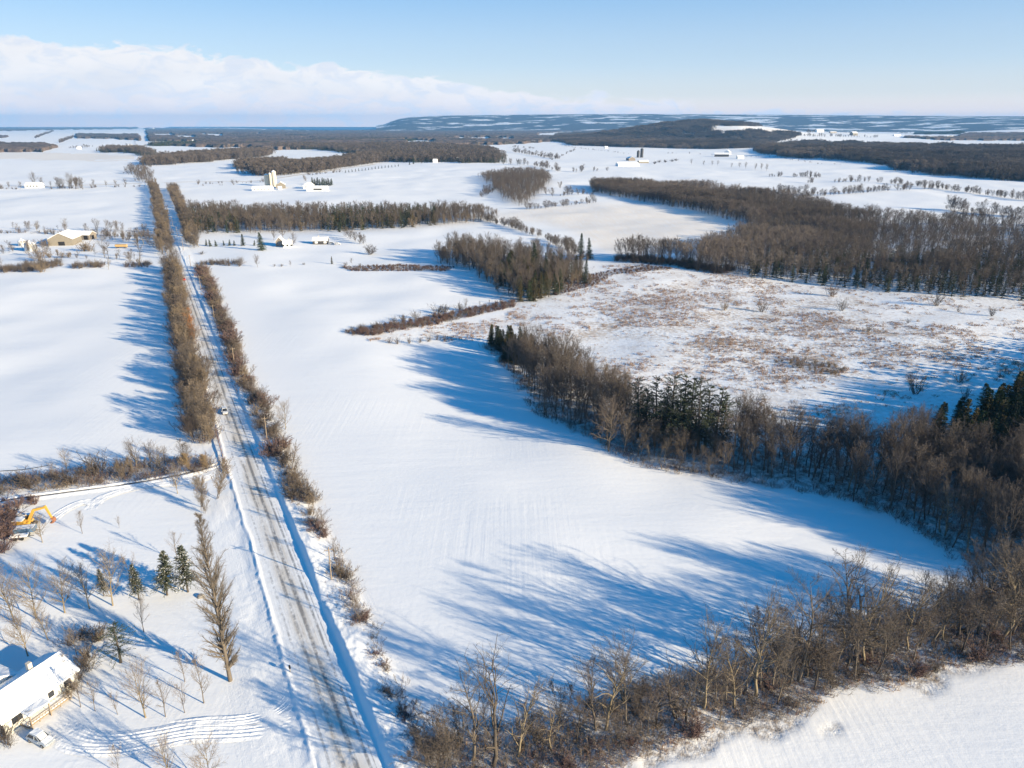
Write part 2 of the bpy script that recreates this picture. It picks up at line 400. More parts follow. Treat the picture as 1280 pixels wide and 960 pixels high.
WOOD_BACK = [(1290, 505), (1190, 545), (1160, 572), (1060, 572), (960, 562), (860, 538), (800, 518), (740, 492), (680, 453), (628, 426)]
WOOD = WOOD_EDGE + [(1290, 722), (1480, 790), (1620, 800), (1620, 560)] + WOOD_BACK
HEDGE_LO = [(548, 1010), (700, 985), (800, 955), (897, 923), (1030, 884), (1116, 861), (1210, 834), (1280, 820), (1420, 800)]
HEDGE_UP = [(1420, 725), (1290, 735), (1200, 752), (1100, 778), (1000, 805), (900, 835), (800, 866), (700, 892), (600, 915), (520, 932)]
HEDGE = HEDGE_LO + HEDGE_UP
BIGWOOD = [(738, 240), (800, 251), (860, 262), (930, 279), (945, 291), (905, 311), (860, 324), (770, 322), (766, 327), (840, 333), (900, 343), (1000, 354), (1100, 364),
           (1200, 370), (1420, 388), (1500, 300), (1420, 285), (1280, 283), (1130, 279), (1060, 276), (1025, 259), (960, 249), (880, 239), (800, 234), (740, 232)]
W1 = [(232, 292), (330, 291), (450, 288), (505, 285), (572, 280), (608, 276), (606, 270), (540, 267), (440, 268), (330, 270), (238, 266)]
GROVE = [(548, 328), (590, 341), (620, 362), (642, 381), (690, 372), (733, 356), (728, 341), (690, 326), (640, 320), (600, 315), (560, 317)]
COPSE = [(600, 222), (618, 236), (628, 250), (652, 258), (668, 250), (690, 226), (680, 217), (640, 216)]

# ------------------------------------------------------------------ ground sheet
def build_ground():
    ys_ = np.concatenate([np.arange(HZ + .1, 175, .22), np.arange(175, 230, .45), np.arange(230, 990, 1.1)])[::-1]
    _, dy, dz = ray(CX, ys_); rr = CH / np.maximum(-dz / dy, 1e-5)
    rr = rr[rr < 60000]
    rr = np.concatenate([np.linspace(2, rr[0] - .8, 25), rr[rr < 27000], [27500]])
    az = np.concatenate([np.radians(np.arange(-180, -44, 2.0)), np.radians(np.arange(-44, 44, .085)), np.radians(np.arange(44, 180, 2.0))])
    nr, na = len(rr), len(az)
    A, Rr = np.meshgrid(az, rr); x = Rr * np.sin(A); y = Rr * np.cos(A); z = H(x, y)
    V = np.stack([x.ravel(), y.ravel(), z.ravel()], 1)
    i = np.arange((nr - 1) * na).reshape(nr - 1, na)
    f = np.stack([i, np.roll(i, -1, 1), np.roll(i, -1, 1) + na, i + na], 2).reshape(-1, 4)[:, ::-1]
    me = mesh_np('ground', V, f, 4, [M['ground']], smooth=True)
    wx = x + (fbm(x / 9, y / 9, 31, 3) - .5) * 14; wy = y + (fbm(x / 9, y / 9, 41, 3) - .5) * 14
    w = inpoly(wx, wy, MEADOW_W) * .38
    wx2 = x + (fbm(x / 30, y / 30, 51, 3) - .5) * 70; wy2 = y + (fbm(x / 30, y / 30, 61, 3) - .5) * 70
    w = np.where((w > 0) & inpoly(wx2, wy2, W(BARE)), .85, w)
    st_ = np.zeros_like(x)
    px, py = proj(x, y, z)
    for P in STUB: st_ = np.maximum(st_, inpoly(px + (fbm(x / 60, y / 60, 3, 2) - .5) * 20, py + (fbm(x / 50, y / 50, 8, 2) - .5) * 5, P) * (y > 0))
    st_ = np.maximum(st_, .0)
    lt = np.zeros_like(x)
    for P in (WOOD, HEDGE, GROVE, BIGWOOD, W1, COPSE): lt = np.maximum(lt, inpoly(wx, wy, W(P)))
    def blur(v):
        for ax in (0, 1):
            v = (np.roll(v, 1, ax) + 2 * v + np.roll(v, -1, ax)) / 4; v = (np.roll(v, 2, ax) + 2 * v + np.roll(v, -2, ax)) / 4; v = (np.roll(v, 4, ax) + 2 * v + np.roll(v, -4, ax)) / 4
        return v
    nearr = np.hypot(x, y) < 1500
    w = np.where(nearr, blur(w), w); lt = np.where(nearr, blur(lt), lt); st_ = np.where(nearr, blur(st_), st_)
    for n_, v in (('weeds', w), ('stubble', st_), ('litter', lt)):
        at_ = me.attributes.new(n_, 'FLOAT', 'POINT'); at_.data.foreach_set('value', v.ravel().astype(np.float32))
    o = link('ground', me); tag(o, kind='structure')
build_ground()

# ------------------------------------------------------------------ the road corridor: packed snow, plough ridges, verge banks
def road_mat():
    m, nt, b = new_mat('packed_snow_road'); uv = nt.nodes.new('ShaderNodeUVMap'); uv.uv_map = 'st'
    sp = nt.nodes.new('ShaderNodeSeparateXYZ'); nt.links.new(uv.outputs[0], sp.inputs[0]); s, t = sp.outputs[0], sp.outputs[1]
    g = nt.nodes.new('ShaderNodeNewGeometry'); pos = g.outputs['Position']
    col = snow_base(nt, pos)
    long_ = noise(nt, mapping(nt, uv.outputs[0], (2.2, .05, 1)), 1.0, 6, .65)
    chop = noise(nt, mapping(nt, uv.outputs[0], (1.2, .8, 1)), 1.0, 5, .7)
    blot = noise(nt, mapping(nt, uv.outputs[0], (.35, .07, 1)), 1.0, 3, .6)
    onroad = math_n(nt, 'SUBTRACT', 1.0, math_n(nt, 'DIVIDE', math_n(nt, 'SUBTRACT', math_n(nt, 'ABSOLUTE', s), 3.6), .6, clamp=True))
    # dirty travelled middle
    mid = math_n(nt, 'SUBTRACT', 1.0, math_n(nt, 'DIVIDE', math_n(nt, 'ABSOLUTE', math_n(nt, 'SUBTRACT', s, .3)), 2.6), clamp=True)
    tan_ = math_n(nt, 'MULTIPLY', ramp(nt, mid, [(0, 0.0), (.5, .85)]), ramp(nt, math_n(nt, 'MULTIPLY_ADD', long_, .5, math_n(nt, 'MULTIPLY', blot, .6)), [(.42, .1), (.60, .95)]))
    col = mixc(nt, tan_, col, (.64, .57, .48))
    gl = math_n(nt, 'MULTIPLY', onroad, ramp(nt, chop, [(.42, 0.0), (.72, .28)]))
    col = mixc(nt, gl, col, (.42, .41, .40))
    def track(c, w, lo_, hi_):
        k = math_n(nt, 'SUBTRACT', 1.0, math_n(nt, 'DIVIDE', math_n(nt, 'ABSOLUTE', math_n(nt, 'SUBTRACT', s, c)), w), clamp=True)
        v = ramp(nt, math_n(nt, 'MULTIPLY_ADD', chop, .55, math_n(nt, 'MULTIPLY', blot, .55)), [(lo_, 0.0), (hi_, 1.0)])
        return math_n(nt, 'MULTIPLY', ramp(nt, k, [(.1, 0.0), (.6, 1.0)]), v)
    for c, w, lo_, hi_, d in ((.95, .55, .42, .58, .95), (-.75, .45, .46, .62, .85), (2.75, .34, .44, .58, .88), (-2.6, .32, .50, .66, .7), (-.1, .2, .55, .7, .6), (3.5, .14, .5, .6, .6)):
        col = mixc(nt, math_n(nt, 'MULTIPLY', track(c, w, lo_, hi_), d * .85), col, (.17, .165, .165))
    nt.links.new(col, b.inputs['Base Color']); b.inputs['Roughness'].default_value = .65; b.inputs['Specular IOR Level'].default_value = .2
    nb = bump(nt, long_, .5, .08); nb = bump(nt, chop, .6, .10, nb); nb = bump(nt, noise(nt, pos, 2.5, 5, .7), .4, .12, nb)
    nt.links.new(nb, b.inputs['Normal'])
    return m
M['road'] = road_mat()
def corridor(name, s_arr, prof, t0=-75, far=9000, mat=None, kind='structure'):
    t = np.concatenate([np.arange(t0, 60, .45), np.arange(60, 200, .9), np.arange(200, 700, 3), np.geomspace(700, far, 160)])
    S, T = np.meshgrid(s_arr, t); x = RO[0] + RN[0] * S + RD[0] * T; y = RO[1] + RN[1] * S + RD[1] * T
    z = H(x, y) + prof(S, T)
    V = np.stack([x.ravel(), y.ravel(), z.ravel()], 1); ns = len(s_arr)
    i = (np.arange(len(t) - 1)[:, None] * ns + np.arange(ns - 1)[None]).ravel()
    f = np.stack([i, i + 1, i + 1 + ns, i + ns], 1)
    me = mesh_np(name, V, f, 4, [mat], smooth=True)
    uvl = me.uv_layers.new(name='st'); li = np.zeros(len(me.loops), np.int32); me.loops.foreach_get('vertex_index', li)
    uvl.data.foreach_set('uv', np.stack([S.ravel()[li], T.ravel()[li]], 1).astype(np.float32).ravel())
    o = link(name, me); tag(o, kind=kind); return o
def road_prof(S, T):
    lump = fbm(S * 1.4, T * .9, 77, 3); big = fbm(S / 6, T / 9, 5, 2)
    far_ = 1 - .5 * sstep(T, 250, 700)
    z = .30 * (1 - sstep(np.abs(S), 3.9, 7.5)) + .03
    z = z + .24 * np.exp(-((S + 4.6 + .9 * (big - .5) + .3 * (lump - .5)) / .42) ** 2) * (.3 + 1.2 * lump)
    gap = 1.0 - .9 * np.exp(-((T + 2.0) / 5.5) ** 2) * (S < 0)                       # the drive opens here
    z = z * np.where(S < -4, gap, 1) + (S < -4) * .02
    b = sstep(S, 4.6 + .5 * (big - .5), 6.0 + .4 * (big - .5)) * (1 - sstep(S, 7.2, 13.5))
    z = z + (1.05 - .3 * sstep(T, 50, 90)) * b * (.5 + .9 * big) * far_ + b * .22 * (lump - .5)
    left = sstep(-S, 5.2, 7) * (1 - sstep(-S, 9, 14))
    z = z + left * .5 * (big - .45) * (T > 8)
    z = z + (np.abs(S) > 5) * (1 - sstep(np.abs(S), 9, 14)) * .14 * (lump - .4) - .02
    return np.maximum(z * (1 - sstep(np.abs(S), 12.5, 15)), -.03 * sstep(np.abs(S), 13, 15) + .012 * (np.abs(S) < 13))
corridor('road', np.concatenate([np.arange(-15, -6, .45), np.arange(-6, 8, .2), np.arange(8, 15.2, .45)]), road_prof, mat=M['road'])

# a crossing side road (concession line), mostly blown bare of wheel marks
def ribbon(name, path, width, z0, prof=None, mat=None, ns=9, step=1.0, fade=False, kind='structure', wob=0.0):
    x, y, _ = G([p[0] for p in path], [p[1] for p in path]); P = np.stack([x, y], 1)
    # resample with Catmull-Rom
    Q = []
    for i in range(len(P) - 1):
        p0, p1, p2, p3 = P[max(i - 1, 0)], P[i], P[i + 1], P[min(i + 2, len(P) - 1)]; n = max(2, int(np.hypot(*(p2 - p1)) / step))
        for k in range(n):
            u = k / n; Q.append(.5 * ((2 * p1) + (-p0 + p2) * u + (2 * p0 - 5 * p1 + 4 * p2 - p3) * u * u + (-p0 + 3 * p1 - 3 * p2 + p3) * u ** 3))
    Q.append(P[-1]); Q = np.array(Q); D = np.gradient(Q, axis=0); D /= np.maximum(np.hypot(D[:, 0], D[:, 1])[:, None], 1e-6); N = np.stack([-D[:, 1], D[:, 0]], 1)
    s = np.linspace(-width / 2, width / 2, ns); T = np.arange(len(Q)) * step
    wd = (1 + wob * (vnoise(T / 5, T * 0, 3) - .5)) if wob else np.ones(len(Q))
    X = Q[:, 0, None] + N[:, 0, None] * s[None] * wd[:, None]; Y = Q[:, 1, None] + N[:, 1, None] * s[None] * wd[:, None]
    Z = z0 + (prof(s[None], T[:, None]) if prof else 0) + 0 * X
    if fade:
        fd_ = (sstep(T, 0, 5) * sstep(T[-1] - T, 0, 6))[:, None]; Z = Z * fd_ - .03 * (1 - fd_)
    Z = Z + H(X, Y)
    V = np.stack([X.ravel(), Y.ravel(), Z.ravel()], 1)
    i = (np.arange(len(Q) - 1)[:, None] * ns + np.arange(ns - 1)[None]).ravel()
    me = mesh_np(name, V, np.stack([i, i + ns, i + 1 + ns, i + 1], 1), 4, [mat or M['snow']], smooth=True)
    o = link(name, me); tag(o, kind=kind); return o
M['lane'] = simple('dusty_lane', (.62, .55, .47), .9, .15, .3)
M['water_dark'] = simple('dark_water', (.03, .035, .04), .15, .2, .5)
M['lake'] = simple('lake_water', (.01, .10, .24), .6, .1, .001, spec=.1)
ribbon('side_road', [(-30, 232.5), (60, 233), (120, 231), (190, 229)], 7, .12, mat=M['lane'], step=12, ns=3)
ribbon('side_road', [(205, 228.5), (260, 227), (330, 225), (420, 212), (470, 205)], 7, .12, mat=M['lane'], step=12, ns=3)
def bank_prof(s, t): return .12 + .22 * (fbm(s * .8 + 3, t * .35, 12, 3)) * (1 - (2 * s / 5) ** 2)
ribbon('creek', [(-40, 645), (0, 628), (60, 619), (120, 611), (170, 604), (220, 595), (255, 587), (283, 578)], .45, .16, mat=M['water_dark'], step=.7, ns=3, wob=1.2)
ribbon('creek', [(-30, 592), (0, 589), (30, 587), (60, 582)], .4, .08, mat=M['water_dark'], step=.8, ns=3, wob=1.2)
def creek_bank(s, t): return np.where(np.abs(s) > .7, .35 * np.exp(-((np.abs(s) - 1.1) / .7) ** 2), .02)
ribbon('creek_bank', [(-40, 645), (0, 628), (60, 619), (120, 611), (170, 604), (220, 595), (255, 587), (283, 578)], 5.0, .02, creek_bank, step=.8, ns=21)
# drive with wheel ruts pressed into the snow
def ruts(*cs):
    def f(s, t):
        z = .10 + .10 * (fbm(s * 2, t * .5, 17, 3) - .5)
        for c, d in cs:
            q = s - c - .5 * (vnoise(t / 9 + c * 5, t * 0 + 3, 4) - .5) - .12 * np.sin(t / 7.0 + c)
            d = .7 * d * (.1 + 1.2 * vnoise(t / 3.1 + c * 7, t * 0 + c, 5)) * sstep(t, 0, 4)
            z = z - d * np.exp(-(q / .16) ** 2) + d * .7 * np.exp(-((q - .32) / .14) ** 2) + d * .7 * np.exp(-((q + .32) / .14) ** 2)
        return np.maximum(z * (1 - np.clip(np.abs(s) / 2.6, 0, 1) ** 6), .012)
    return f
DR = [(404, 893), (386, 900), (352, 906), (300, 912), (240, 915), (190, 924), (140, 930), (95, 925), (70, 905)]
ribbon('driveway', DR, 5.0, .03, ruts((-1.5, .13), (-.9, .1), (-.1, .14), (.6, .12), (1.6, .14)), ns=71, step=.5, fade=True)
ribbon('driveway', [(366, 846), (368, 862), (360, 878), (338, 893), (300, 902), (250, 905), (200, 910)], 2.6, .05, ruts((-.9, .12), (-.3, .12), (.2, .1), (.8, .13)), ns=51, step=.5, fade=True)
ribbon('driveway', [(384, 868), (376, 880), (358, 893), (320, 906)], 2.4, .06, ruts((-.8, .13), (-.1, .12), (.7, .13)), ns=47, step=.5, fade=True)
ribbon('wheel_track', [(132, 632), (105, 628), (78, 640), (60, 655)], 3.0, .04, ruts((-.9, .1), (.9, .1)), ns=41, step=.6, fade=True)
ribbon('wheel_track', [(282, 590), (240, 602), (180, 608), (130, 622), (110, 640)], 3.2, .04, ruts((-.9, .1), (-.3, .05), (.9, .1)), ns=41, step=.6, fade=True)

# ------------------------------------------------------------------ tree growing
def perp(d, r):
    v = r.randn(*d.shape); v -= (v * d).sum(-1, keepdims=True) * d
    return v / np.maximum(np.linalg.norm(v, axis=-1, keepdims=True), 1e-6)
def norm(v): return v / np.maximum(np.linalg.norm(v, axis=-1, keepdims=True), 1e-6)
def tubes(P0, P1, R0, R1, n):
    d = norm(P1 - P0); up = np.where(np.abs(d[:, 2:3]) < .9, np.array([[0, 0, 1.]]), np.array([[1., 0, 0]]))
    u = norm(np.cross(d, up)); w = np.cross(d, u); th = np.arange(n) * 2 * np.pi / n
    ring = np.cos(th)[None, :, None] * u[:, None] + np.sin(th)[None, :, None] * w[:, None]
    A = P0[:, None] + ring * R0[:, None, None]; B = P1[:, None] + ring * R1[:, None, None]
    V = np.concatenate([A, B], 1).reshape(-1, 3); m = len(P0); k = np.arange(n); k2 = (k + 1) % n
    f = np.stack([k, k2, k2 + n, k + n], 1)[None] + (np.arange(m) * 2 * n)[:, None, None]
    return V, f.reshape(-1, 4)
def slivers(P0, P1, wd, r):
    d = norm(P1 - P0); s = perp(d, r) * wd[:, None] * .5
    V = np.stack([P0 - s, P0 + s, P1], 1).reshape(-1, 3)
    return V, np.arange(len(V)).reshape(-1, 3)
def cat(parts):
    Vs, Fl, per, off = [], [], [], 0
    for V, f in parts:
        if len(V) == 0: continue
        Vs.append(V); Fl.append((f + off).ravel()); per.append(np.full(len(f), f.shape[1])); off += len(V)
    return np.concatenate(Vs), np.concatenate(Fl), np.concatenate(per)
def branch(P, D, L, Rr, K, wander, up, r):
    """polylines for a set of branches"""
    pts = [P]; d = D
    for k in range(K):
        d = norm(d + r.randn(*d.shape) * wander + np.array([0, 0, up]))
        pts.append(pts[-1] + d * (L / K)[:, None])
    return np.stack(pts, 1)
def spawn(pts, L, n, t0, ang, ratio, Rr, r, shape=None, tip=.4):
    N, K1, _ = pts.shape; K = K1 - 1
    t = t0 + (1 - t0) * ((np.arange(n)[None] + r.rand(N, n)) / n); t = np.clip(t, 0, .999)
    i = (t * K).astype(int); f = t * K - i; idx = np.arange(N)[:, None]
    p = pts[idx, i] * (1 - f[..., None]) + pts[idx, i + 1] * f[..., None]; d = norm(pts[idx, i + 1] - pts[idx, i])
    q = perp(d, r); a_ = ang + r.randn(N, n) * .16
    dd = norm(d * np.cos(a_)[..., None] + q * np.sin(a_)[..., None])
    s = shape(t) if shape else (1 - (1 - tip) * t)
    l = L[:, None] * ratio * s * (.75 + .5 * r.rand(N, n)); rr = Rr[:, None] * (1 - .75 * t) * .55
    return p.reshape(-1, 3), dd.reshape(-1, 3), l.ravel(), rr.ravel()
def segs(pts, R0, R1):
    N, K1, _ = pts.shape; K = K1 - 1; t = np.linspace(0, 1, K1); rad = R0[:, None] * (1 - t) + R1[:, None] * t
    return pts[:, :-1].reshape(-1, 3), pts[:, 1:].reshape(-1, 3), rad[:, :-1].ravel(), rad[:, 1:].ravel()
def make_tree(seed, Ht=15, r0=.22, t0=.25, n=(20, 7, 12), ang=(.75, .65, .6), ratio=(.42, .45, .5), up=(.02, .10, .06), wander=(.05, .14, .2), shape=None,
              tw=.028, trunks=1, lean=.03, bark='bark', twig='twig', extra=0, minr=(.03, .012)):
    r = np.random.RandomState(seed)
    P = np.zeros((trunks, 3)); 
    if trunks > 1: P[:, :2] = r.randn(trunks, 2) * .25
    D = norm(np.stack([r.randn(trunks) * (lean if trunks == 1 else .25), r.randn(trunks) * (lean if trunks == 1 else .25), np.ones(trunks)], 1))
    L = Ht * (1 - .2 * r.rand(trunks)); L[0] = Ht; Rr = np.full(trunks, r0 / math.sqrt(trunks))
    tr = branch(P, D, L, Rr, 9, wander[0], .03, r)
    a_, b_, ra_, rb_ = segs(tr, Rr, np.full(trunks, .02)); trunk = [tubes(a_, b_, ra_, rb_, 6)]
    shp = shape or (lambda t: np.sin(np.pi * np.clip((t - t0) / (1 - t0) * .82 + .16, 0, 1)) ** .8 + .1)
    p, d, l, rr = spawn(tr, L, n[0], t0, ang[0], ratio[0], Rr, r, shp)
    rr = np.maximum(rr, minr[0]); b1 = branch(p, d, l, rr, 5, wander[1], up[1], r)
    a_, b_, ra_, rb_ = segs(b1, rr, rr * .25); trunk.append(tubes(a_, b_, ra_, rb_, 4))
    p, d, l2, rr2 = spawn(b1, l, n[1], .18, ang[1], ratio[1], rr, r)
    rr2 = np.maximum(rr2, minr[1]); b2 = branch(p, d, l2, rr2, 3, wander[2], up[2], r)
    a_, b_, ra_, rb_ = segs(b2, rr2, rr2 * .3); crown = [tubes(a_, b_, ra_, rb_, 3)]
    p, d, l3, _ = spawn(b2, l2, n[2], .1, ang[2], ratio[2], rr2, r)
    l3 = np.maximum(l3, .35); b3 = branch(p, d, l3, l3 * 0, 2, .2, up[2], r)
    m = b3[:, 1]; crown.append(slivers(b3[:, 0], m + (m - b3[:, 0]) * .05, np.full(len(m), tw), r)); crown.append(slivers(m, b3[:, 2], np.full(len(m), tw * .8), r))
    if extra:
        p, d, l4, _ = spawn(b3, l3, extra, .2, .6, .55, l3 * 0 + .01, r); crown.append(slivers(p, p + d * np.maximum(l4, .25)[:, None], np.full(len(p), tw * .75), r))
    V, f, pr = cat(trunk); tm = mesh_np('trunk', V, f, pr, [M[bark]])
    V, f, pr = cat(crown); cm = mesh_np('crown', V, f, pr, [M[twig]])
    return dict(t=tm, c=cm, h=float(max(tr[0, -1, 2], V[:, 2].max() * .98)))
def make_conifer(seed, Ht=12, wid=2.6, whorls=22, nb=9, needles=16, t0=.06, mat='needle', bark='bark_dark', droop=-.25, irregular=0.0, nl=.5, nw=.16, power=.85, snow=0):
    r = np.random.RandomState(seed)
    tr = branch(np.zeros((1, 3)), np.array([[r.randn() * .02, r.randn() * .02, 1.]]), np.array([Ht]), None, 8, .015, .05, r)
    a_, b_, ra_, rb_ = segs(tr, np.array([.02 * Ht]), np.array([.02])); trunk = [tubes(a_, b_, ra_, rb_, 6)]
    t = np.repeat(t0 + (1 - t0) * (np.arange(whorls) / whorls) ** .95, nb); t += r.randn(len(t)) * .008; t = np.clip(t, t0 * .8, .995)
    i = np.minimum((t * 8).astype(int), 7); f = t * 8 - i; p = tr[0, i] * (1 - f[:, None]) + tr[0, i + 1] * f[:, None]
    az = r.rand(len(t)) * 2 * np.pi; ln = wid * (1 - (t - t0) / (1 - t0)) ** power * (.7 + .5 * r.rand(len(t))) + .15
    if irregular: ln *= np.clip(1 + irregular * np.repeat(r.randn(whorls), nb) + irregular * .5 * r.randn(len(t)), .25, 1.7)
    d = norm(np.stack([np.cos(az), np.sin(az), np.full(len(t), droop) + .5 * (t - .4) + r.randn(len(t)) * .1], 1))
    b1 = branch(p, d, ln, None, 3, .08, .05, r)
    a_, b_, ra_, rb_ = segs(b1, np.full(len(ln), .035), np.full(len(ln), .01)); trunk.append(tubes(a_, b_, ra_, rb_, 3))
    pp, dd, l2, _ = spawn(b1, ln, needles, .12, .95, .32, np.full(len(ln), .01), r); l2 = np.clip(l2, .25, nl * 1.6)
    dd = norm(dd + np.array([0, 0, -.12])); crown = [slivers(pp, pp + dd * l2[:, None], np.full(len(pp), nw), r)]
    mats = [M[mat]]; V, fl, pr = cat(crown); mi = np.zeros(len(pr), int)
    if snow:
        k = r.rand(len(pr)) < snow; mats.append(M['snow']); mi[k] = 1
    V1, f1, p1 = cat(trunk)
    return dict(t=mesh_np('trunk', V1, f1, p1, [M[bark]]), c=mesh_np('crown', V, fl, pr, mats, mi), h=float(Ht))
def make_shrub(seed, Ht=3, stems=16, n=(7, 7), spread=.5, twig='twig', tw=.03, bark='bark_dark', base=.5):
    r = np.random.RandomState(seed); P = np.zeros((stems, 3)); P[:, :2] = r.randn(stems, 2) * base * .5
    D = norm(np.concatenate([P[:, :2] * .25 + r.randn(stems, 2) * spread, np.ones((stems, 1))], 1)); L = Ht * (.6 + .5 * r.rand(stems))
    st_ = branch(P, D, L, None, 4, .12, .05, r); a_, b_, ra_, rb_ = segs(st_, np.full(stems, .035), np.full(stems, .01)); parts = [tubes(a_, b_, ra_, rb_, 3)]
    p, d, l, rr = spawn(st_, L, n[0], .1, .6, .42, np.full(stems, .02), r); b1 = branch(p, d, l, None, 2, .15, .08, r)
    for k in (0, 1): parts.append(slivers(b1[:, k], b1[:, k + 1], np.full(len(l), tw * (1.2 - .2 * k)), r))
    p, d, l2, _ = spawn(b1, l, n[1], .1, .6, .5, l * 0 + .01, r); parts.append(slivers(p, p + d * np.maximum(l2, .25)[:, None], np.full(len(p), tw), r))
    V, f, pr = cat(parts); me = mesh_np('shrub', V, f, pr, [M[twig]]); return dict(m=me, h=float(V[:, 2].max()))

PR = {}
round_ = lambda t: np.clip(1.25 - np.abs(t - .55) * 1.4, .25, 1.1)
PR['hedge'] = [make_tree(100 + i, 16, .26, .14 + .05 * (i % 3), (20 + i % 3 * 4, 10, 11), (.75, .75, .7), (.42, .46, .5), up=(0, .07, .03), wander=(.10, .2, .24), tw=.027, minr=(.04, .017),
                         bark='bark' if i % 2 else 'bark_yellow', lean=.08) for i in range(6)]
PR['gnarl'] = [make_tree(120 + i, 14, .32, .12, (13, 9, 10), (.8, .75, .7), (.55, .45, .5), up=(0, .08, .03), wander=(.16, .26, .3), tw=.027, minr=(.05, .018), trunks=1 + i % 2, bark='bark_dark') for i in range(3)]
PR['wood'] = [make_tree(140 + i, 14, .17, .26, (24, 9, 10), (.6, .6, .6), (.36, .46, .5), up=(0, .11, .05), wander=(.06, .16, .2), tw=.045, bark='bark_dark' if i % 3 else 'bark') for i in range(6)]
PR['wide'] = [make_tree(160 + i, 14, .24, .2, (30, 11, 11), (.75, .6, .5), (.48, .45, .5), up=(0, .10, .05), wander=(.06, .16, .2), tw=.036, shape=round_) for i in range(3)]
PR['yard'] = [make_tree(180 + i, 10, .16, .18, (26, 10, 12), (.7, .6, .5), (.52, .45, .5), up=(0, .13, .06), wander=(.04, .12, .18), tw=.026, shape=round_, bark='bark_yellow', twig='twig_pale') for i in range(4)]
PR['poplar'] = [make_tree(200, 30, .34, .06, (125, 12, 9), (.7, .5, .45), (.135, .45, .45), up=(0, .10, .08), wander=(.006, .06, .14), tw=.018, bark='bark', twig='twig_poplar', extra=2, lean=.01,
                          shape=lambda t: np.clip(.5 + t * 1.8, 0, 1.0) * np.clip((1.05 - t) * 2.2, .12, 1))]
PR['sapling'] = [make_tree(210 + i, 6, .07, .2, (18, 7, 8), (.6, .55, .5), (.42, .45, .5), up=(0, .15, .08), wander=(.03, .1, .15), tw=.022, bark='bark', twig='twig_pale', minr=(.014, .008)) for i in range(3)]
PR['lod'] = [make_tree(230 + i, 14, .19, .2, (16, 7, 7), (.7, .65, .6), (.42, .46, .6), up=(0, .09, .05), tw=.12, bark='bark_dark', minr=(.05, .035)) for i in range(5)]
for nm_, tw_ in (('lod_tan', 'twig_far'), ('lod_dark', 'twig_dark'), ('lod_pale', 'twig_pale')):
    PR[nm_] = [make_tree(240 + i, 14, .19, .2, (16, 7, 7), (.7, .65, .6), (.42, .46, .6), up=(0, .09, .05), tw=.11, bark='bark_dark', minr=(.05, .035), twig=tw_) for i in range(2)]
PR['bush_tree'] = [make_tree(250 + i, 9, .12, .06, (20, 9, 9), (.65, .65, .6), (.42, .46, .55), up=(0, .10, .04), tw=.045, trunks=3, bark='bark_dark', twig='twig') for i in range(4)]
PR['bush_tan'] = [make_tree(270 + i, 9, .12, .06, (20, 9, 9), (.55, .55, .5), (.42, .46, .55), up=(0, .14, .08), tw=.045, trunks=3, bark='bark', twig='twig_tan') for i in range(3)]
PR['gold'] = [make_tree(280, 7, .12, .05, (18, 8, 9), (.5, .6, .6), (.42, .5, .55), tw=.04, trunks=3, bark='bark_yellow', twig='twig_gold')]
PR['rust'] = [make_tree(285, 9, .12, .05, (20, 8, 12), (.5, .6, .6), (.42, .5, .55), tw=.08, trunks=3, bark='bark', twig='twig_rust')]
PR['spruce'] = [make_conifer(300 + i, 12, 2.5 + .3 * i, 26, 10, 18, nw=.13) for i in range(3)]
PR['olive'] = [make_conifer(310 + i, 10, 2.0, 22, 9, 14, mat='needle_brown', nw=.16) for i in range(2)]
PR['cedar'] = [make_conifer(320 + i, 9, 1.5, 20, 8, 12, t0=.03, nw=.2, droop=.3, mat='needle' if i else 'needle_brown') for i in range(3)]
PR['pine'] = [make_conifer(330 + i, 16, 3.6, 14, 7, 19, t0=.2, mat='needle_pine', irregular=.35, nw=.13, droop=.1, power=.55) for i in range(4)]
PR['yardspruce'] = [make_conifer(340 + i, 9, 2.3, 24, 10, 22, t0=.25, mat='needle_pine', nw=.09, nl=.4, snow=.08, power=.75) for i in range(3)]
PR['conlod'] = [make_conifer(350 + i, 11, 2.2, 11, 7, 7, nw=.42, nl=.9, mat=('needle', 'needle_brown', 'needle')[i]) for i in range(3)]
PR['shrub'] = [make_shrub(400 + i, 3.2, 18, spread=.4) for i in range(4)]
PR['shrub_dark'] = [make_shrub(410 + i, 3.0, 20, spread=.5, twig='twig_dark', n=(8, 8), tw=.035) for i in range(3)]
PR['shrub_red'] = [make_shrub(420 + i, 2.0, 22, spread=.45, twig='twig_red', n=(8, 8), tw=.035) for i in range(3)]
PR['shrub_tan'] = [make_shrub(430 + i, 2.6, 18, spread=.4, twig='twig_tan', n=(8, 7), tw=.035) for i in range(3)]
PR['weed'] = [make_shrub(440 + i, .75, 9, n=(4, 3), spread=.6, twig='weed', tw=.05, base=.9) for i in range(5)]
PR['brush'] = [make_shrub(450 + i, 1.8, 12, n=(5, 5), spread=.5, twig=('twig', 'twig_pale', 'twig_red', 'twig_tan')[i], tw=.035, base=1.2) for i in range(4)]

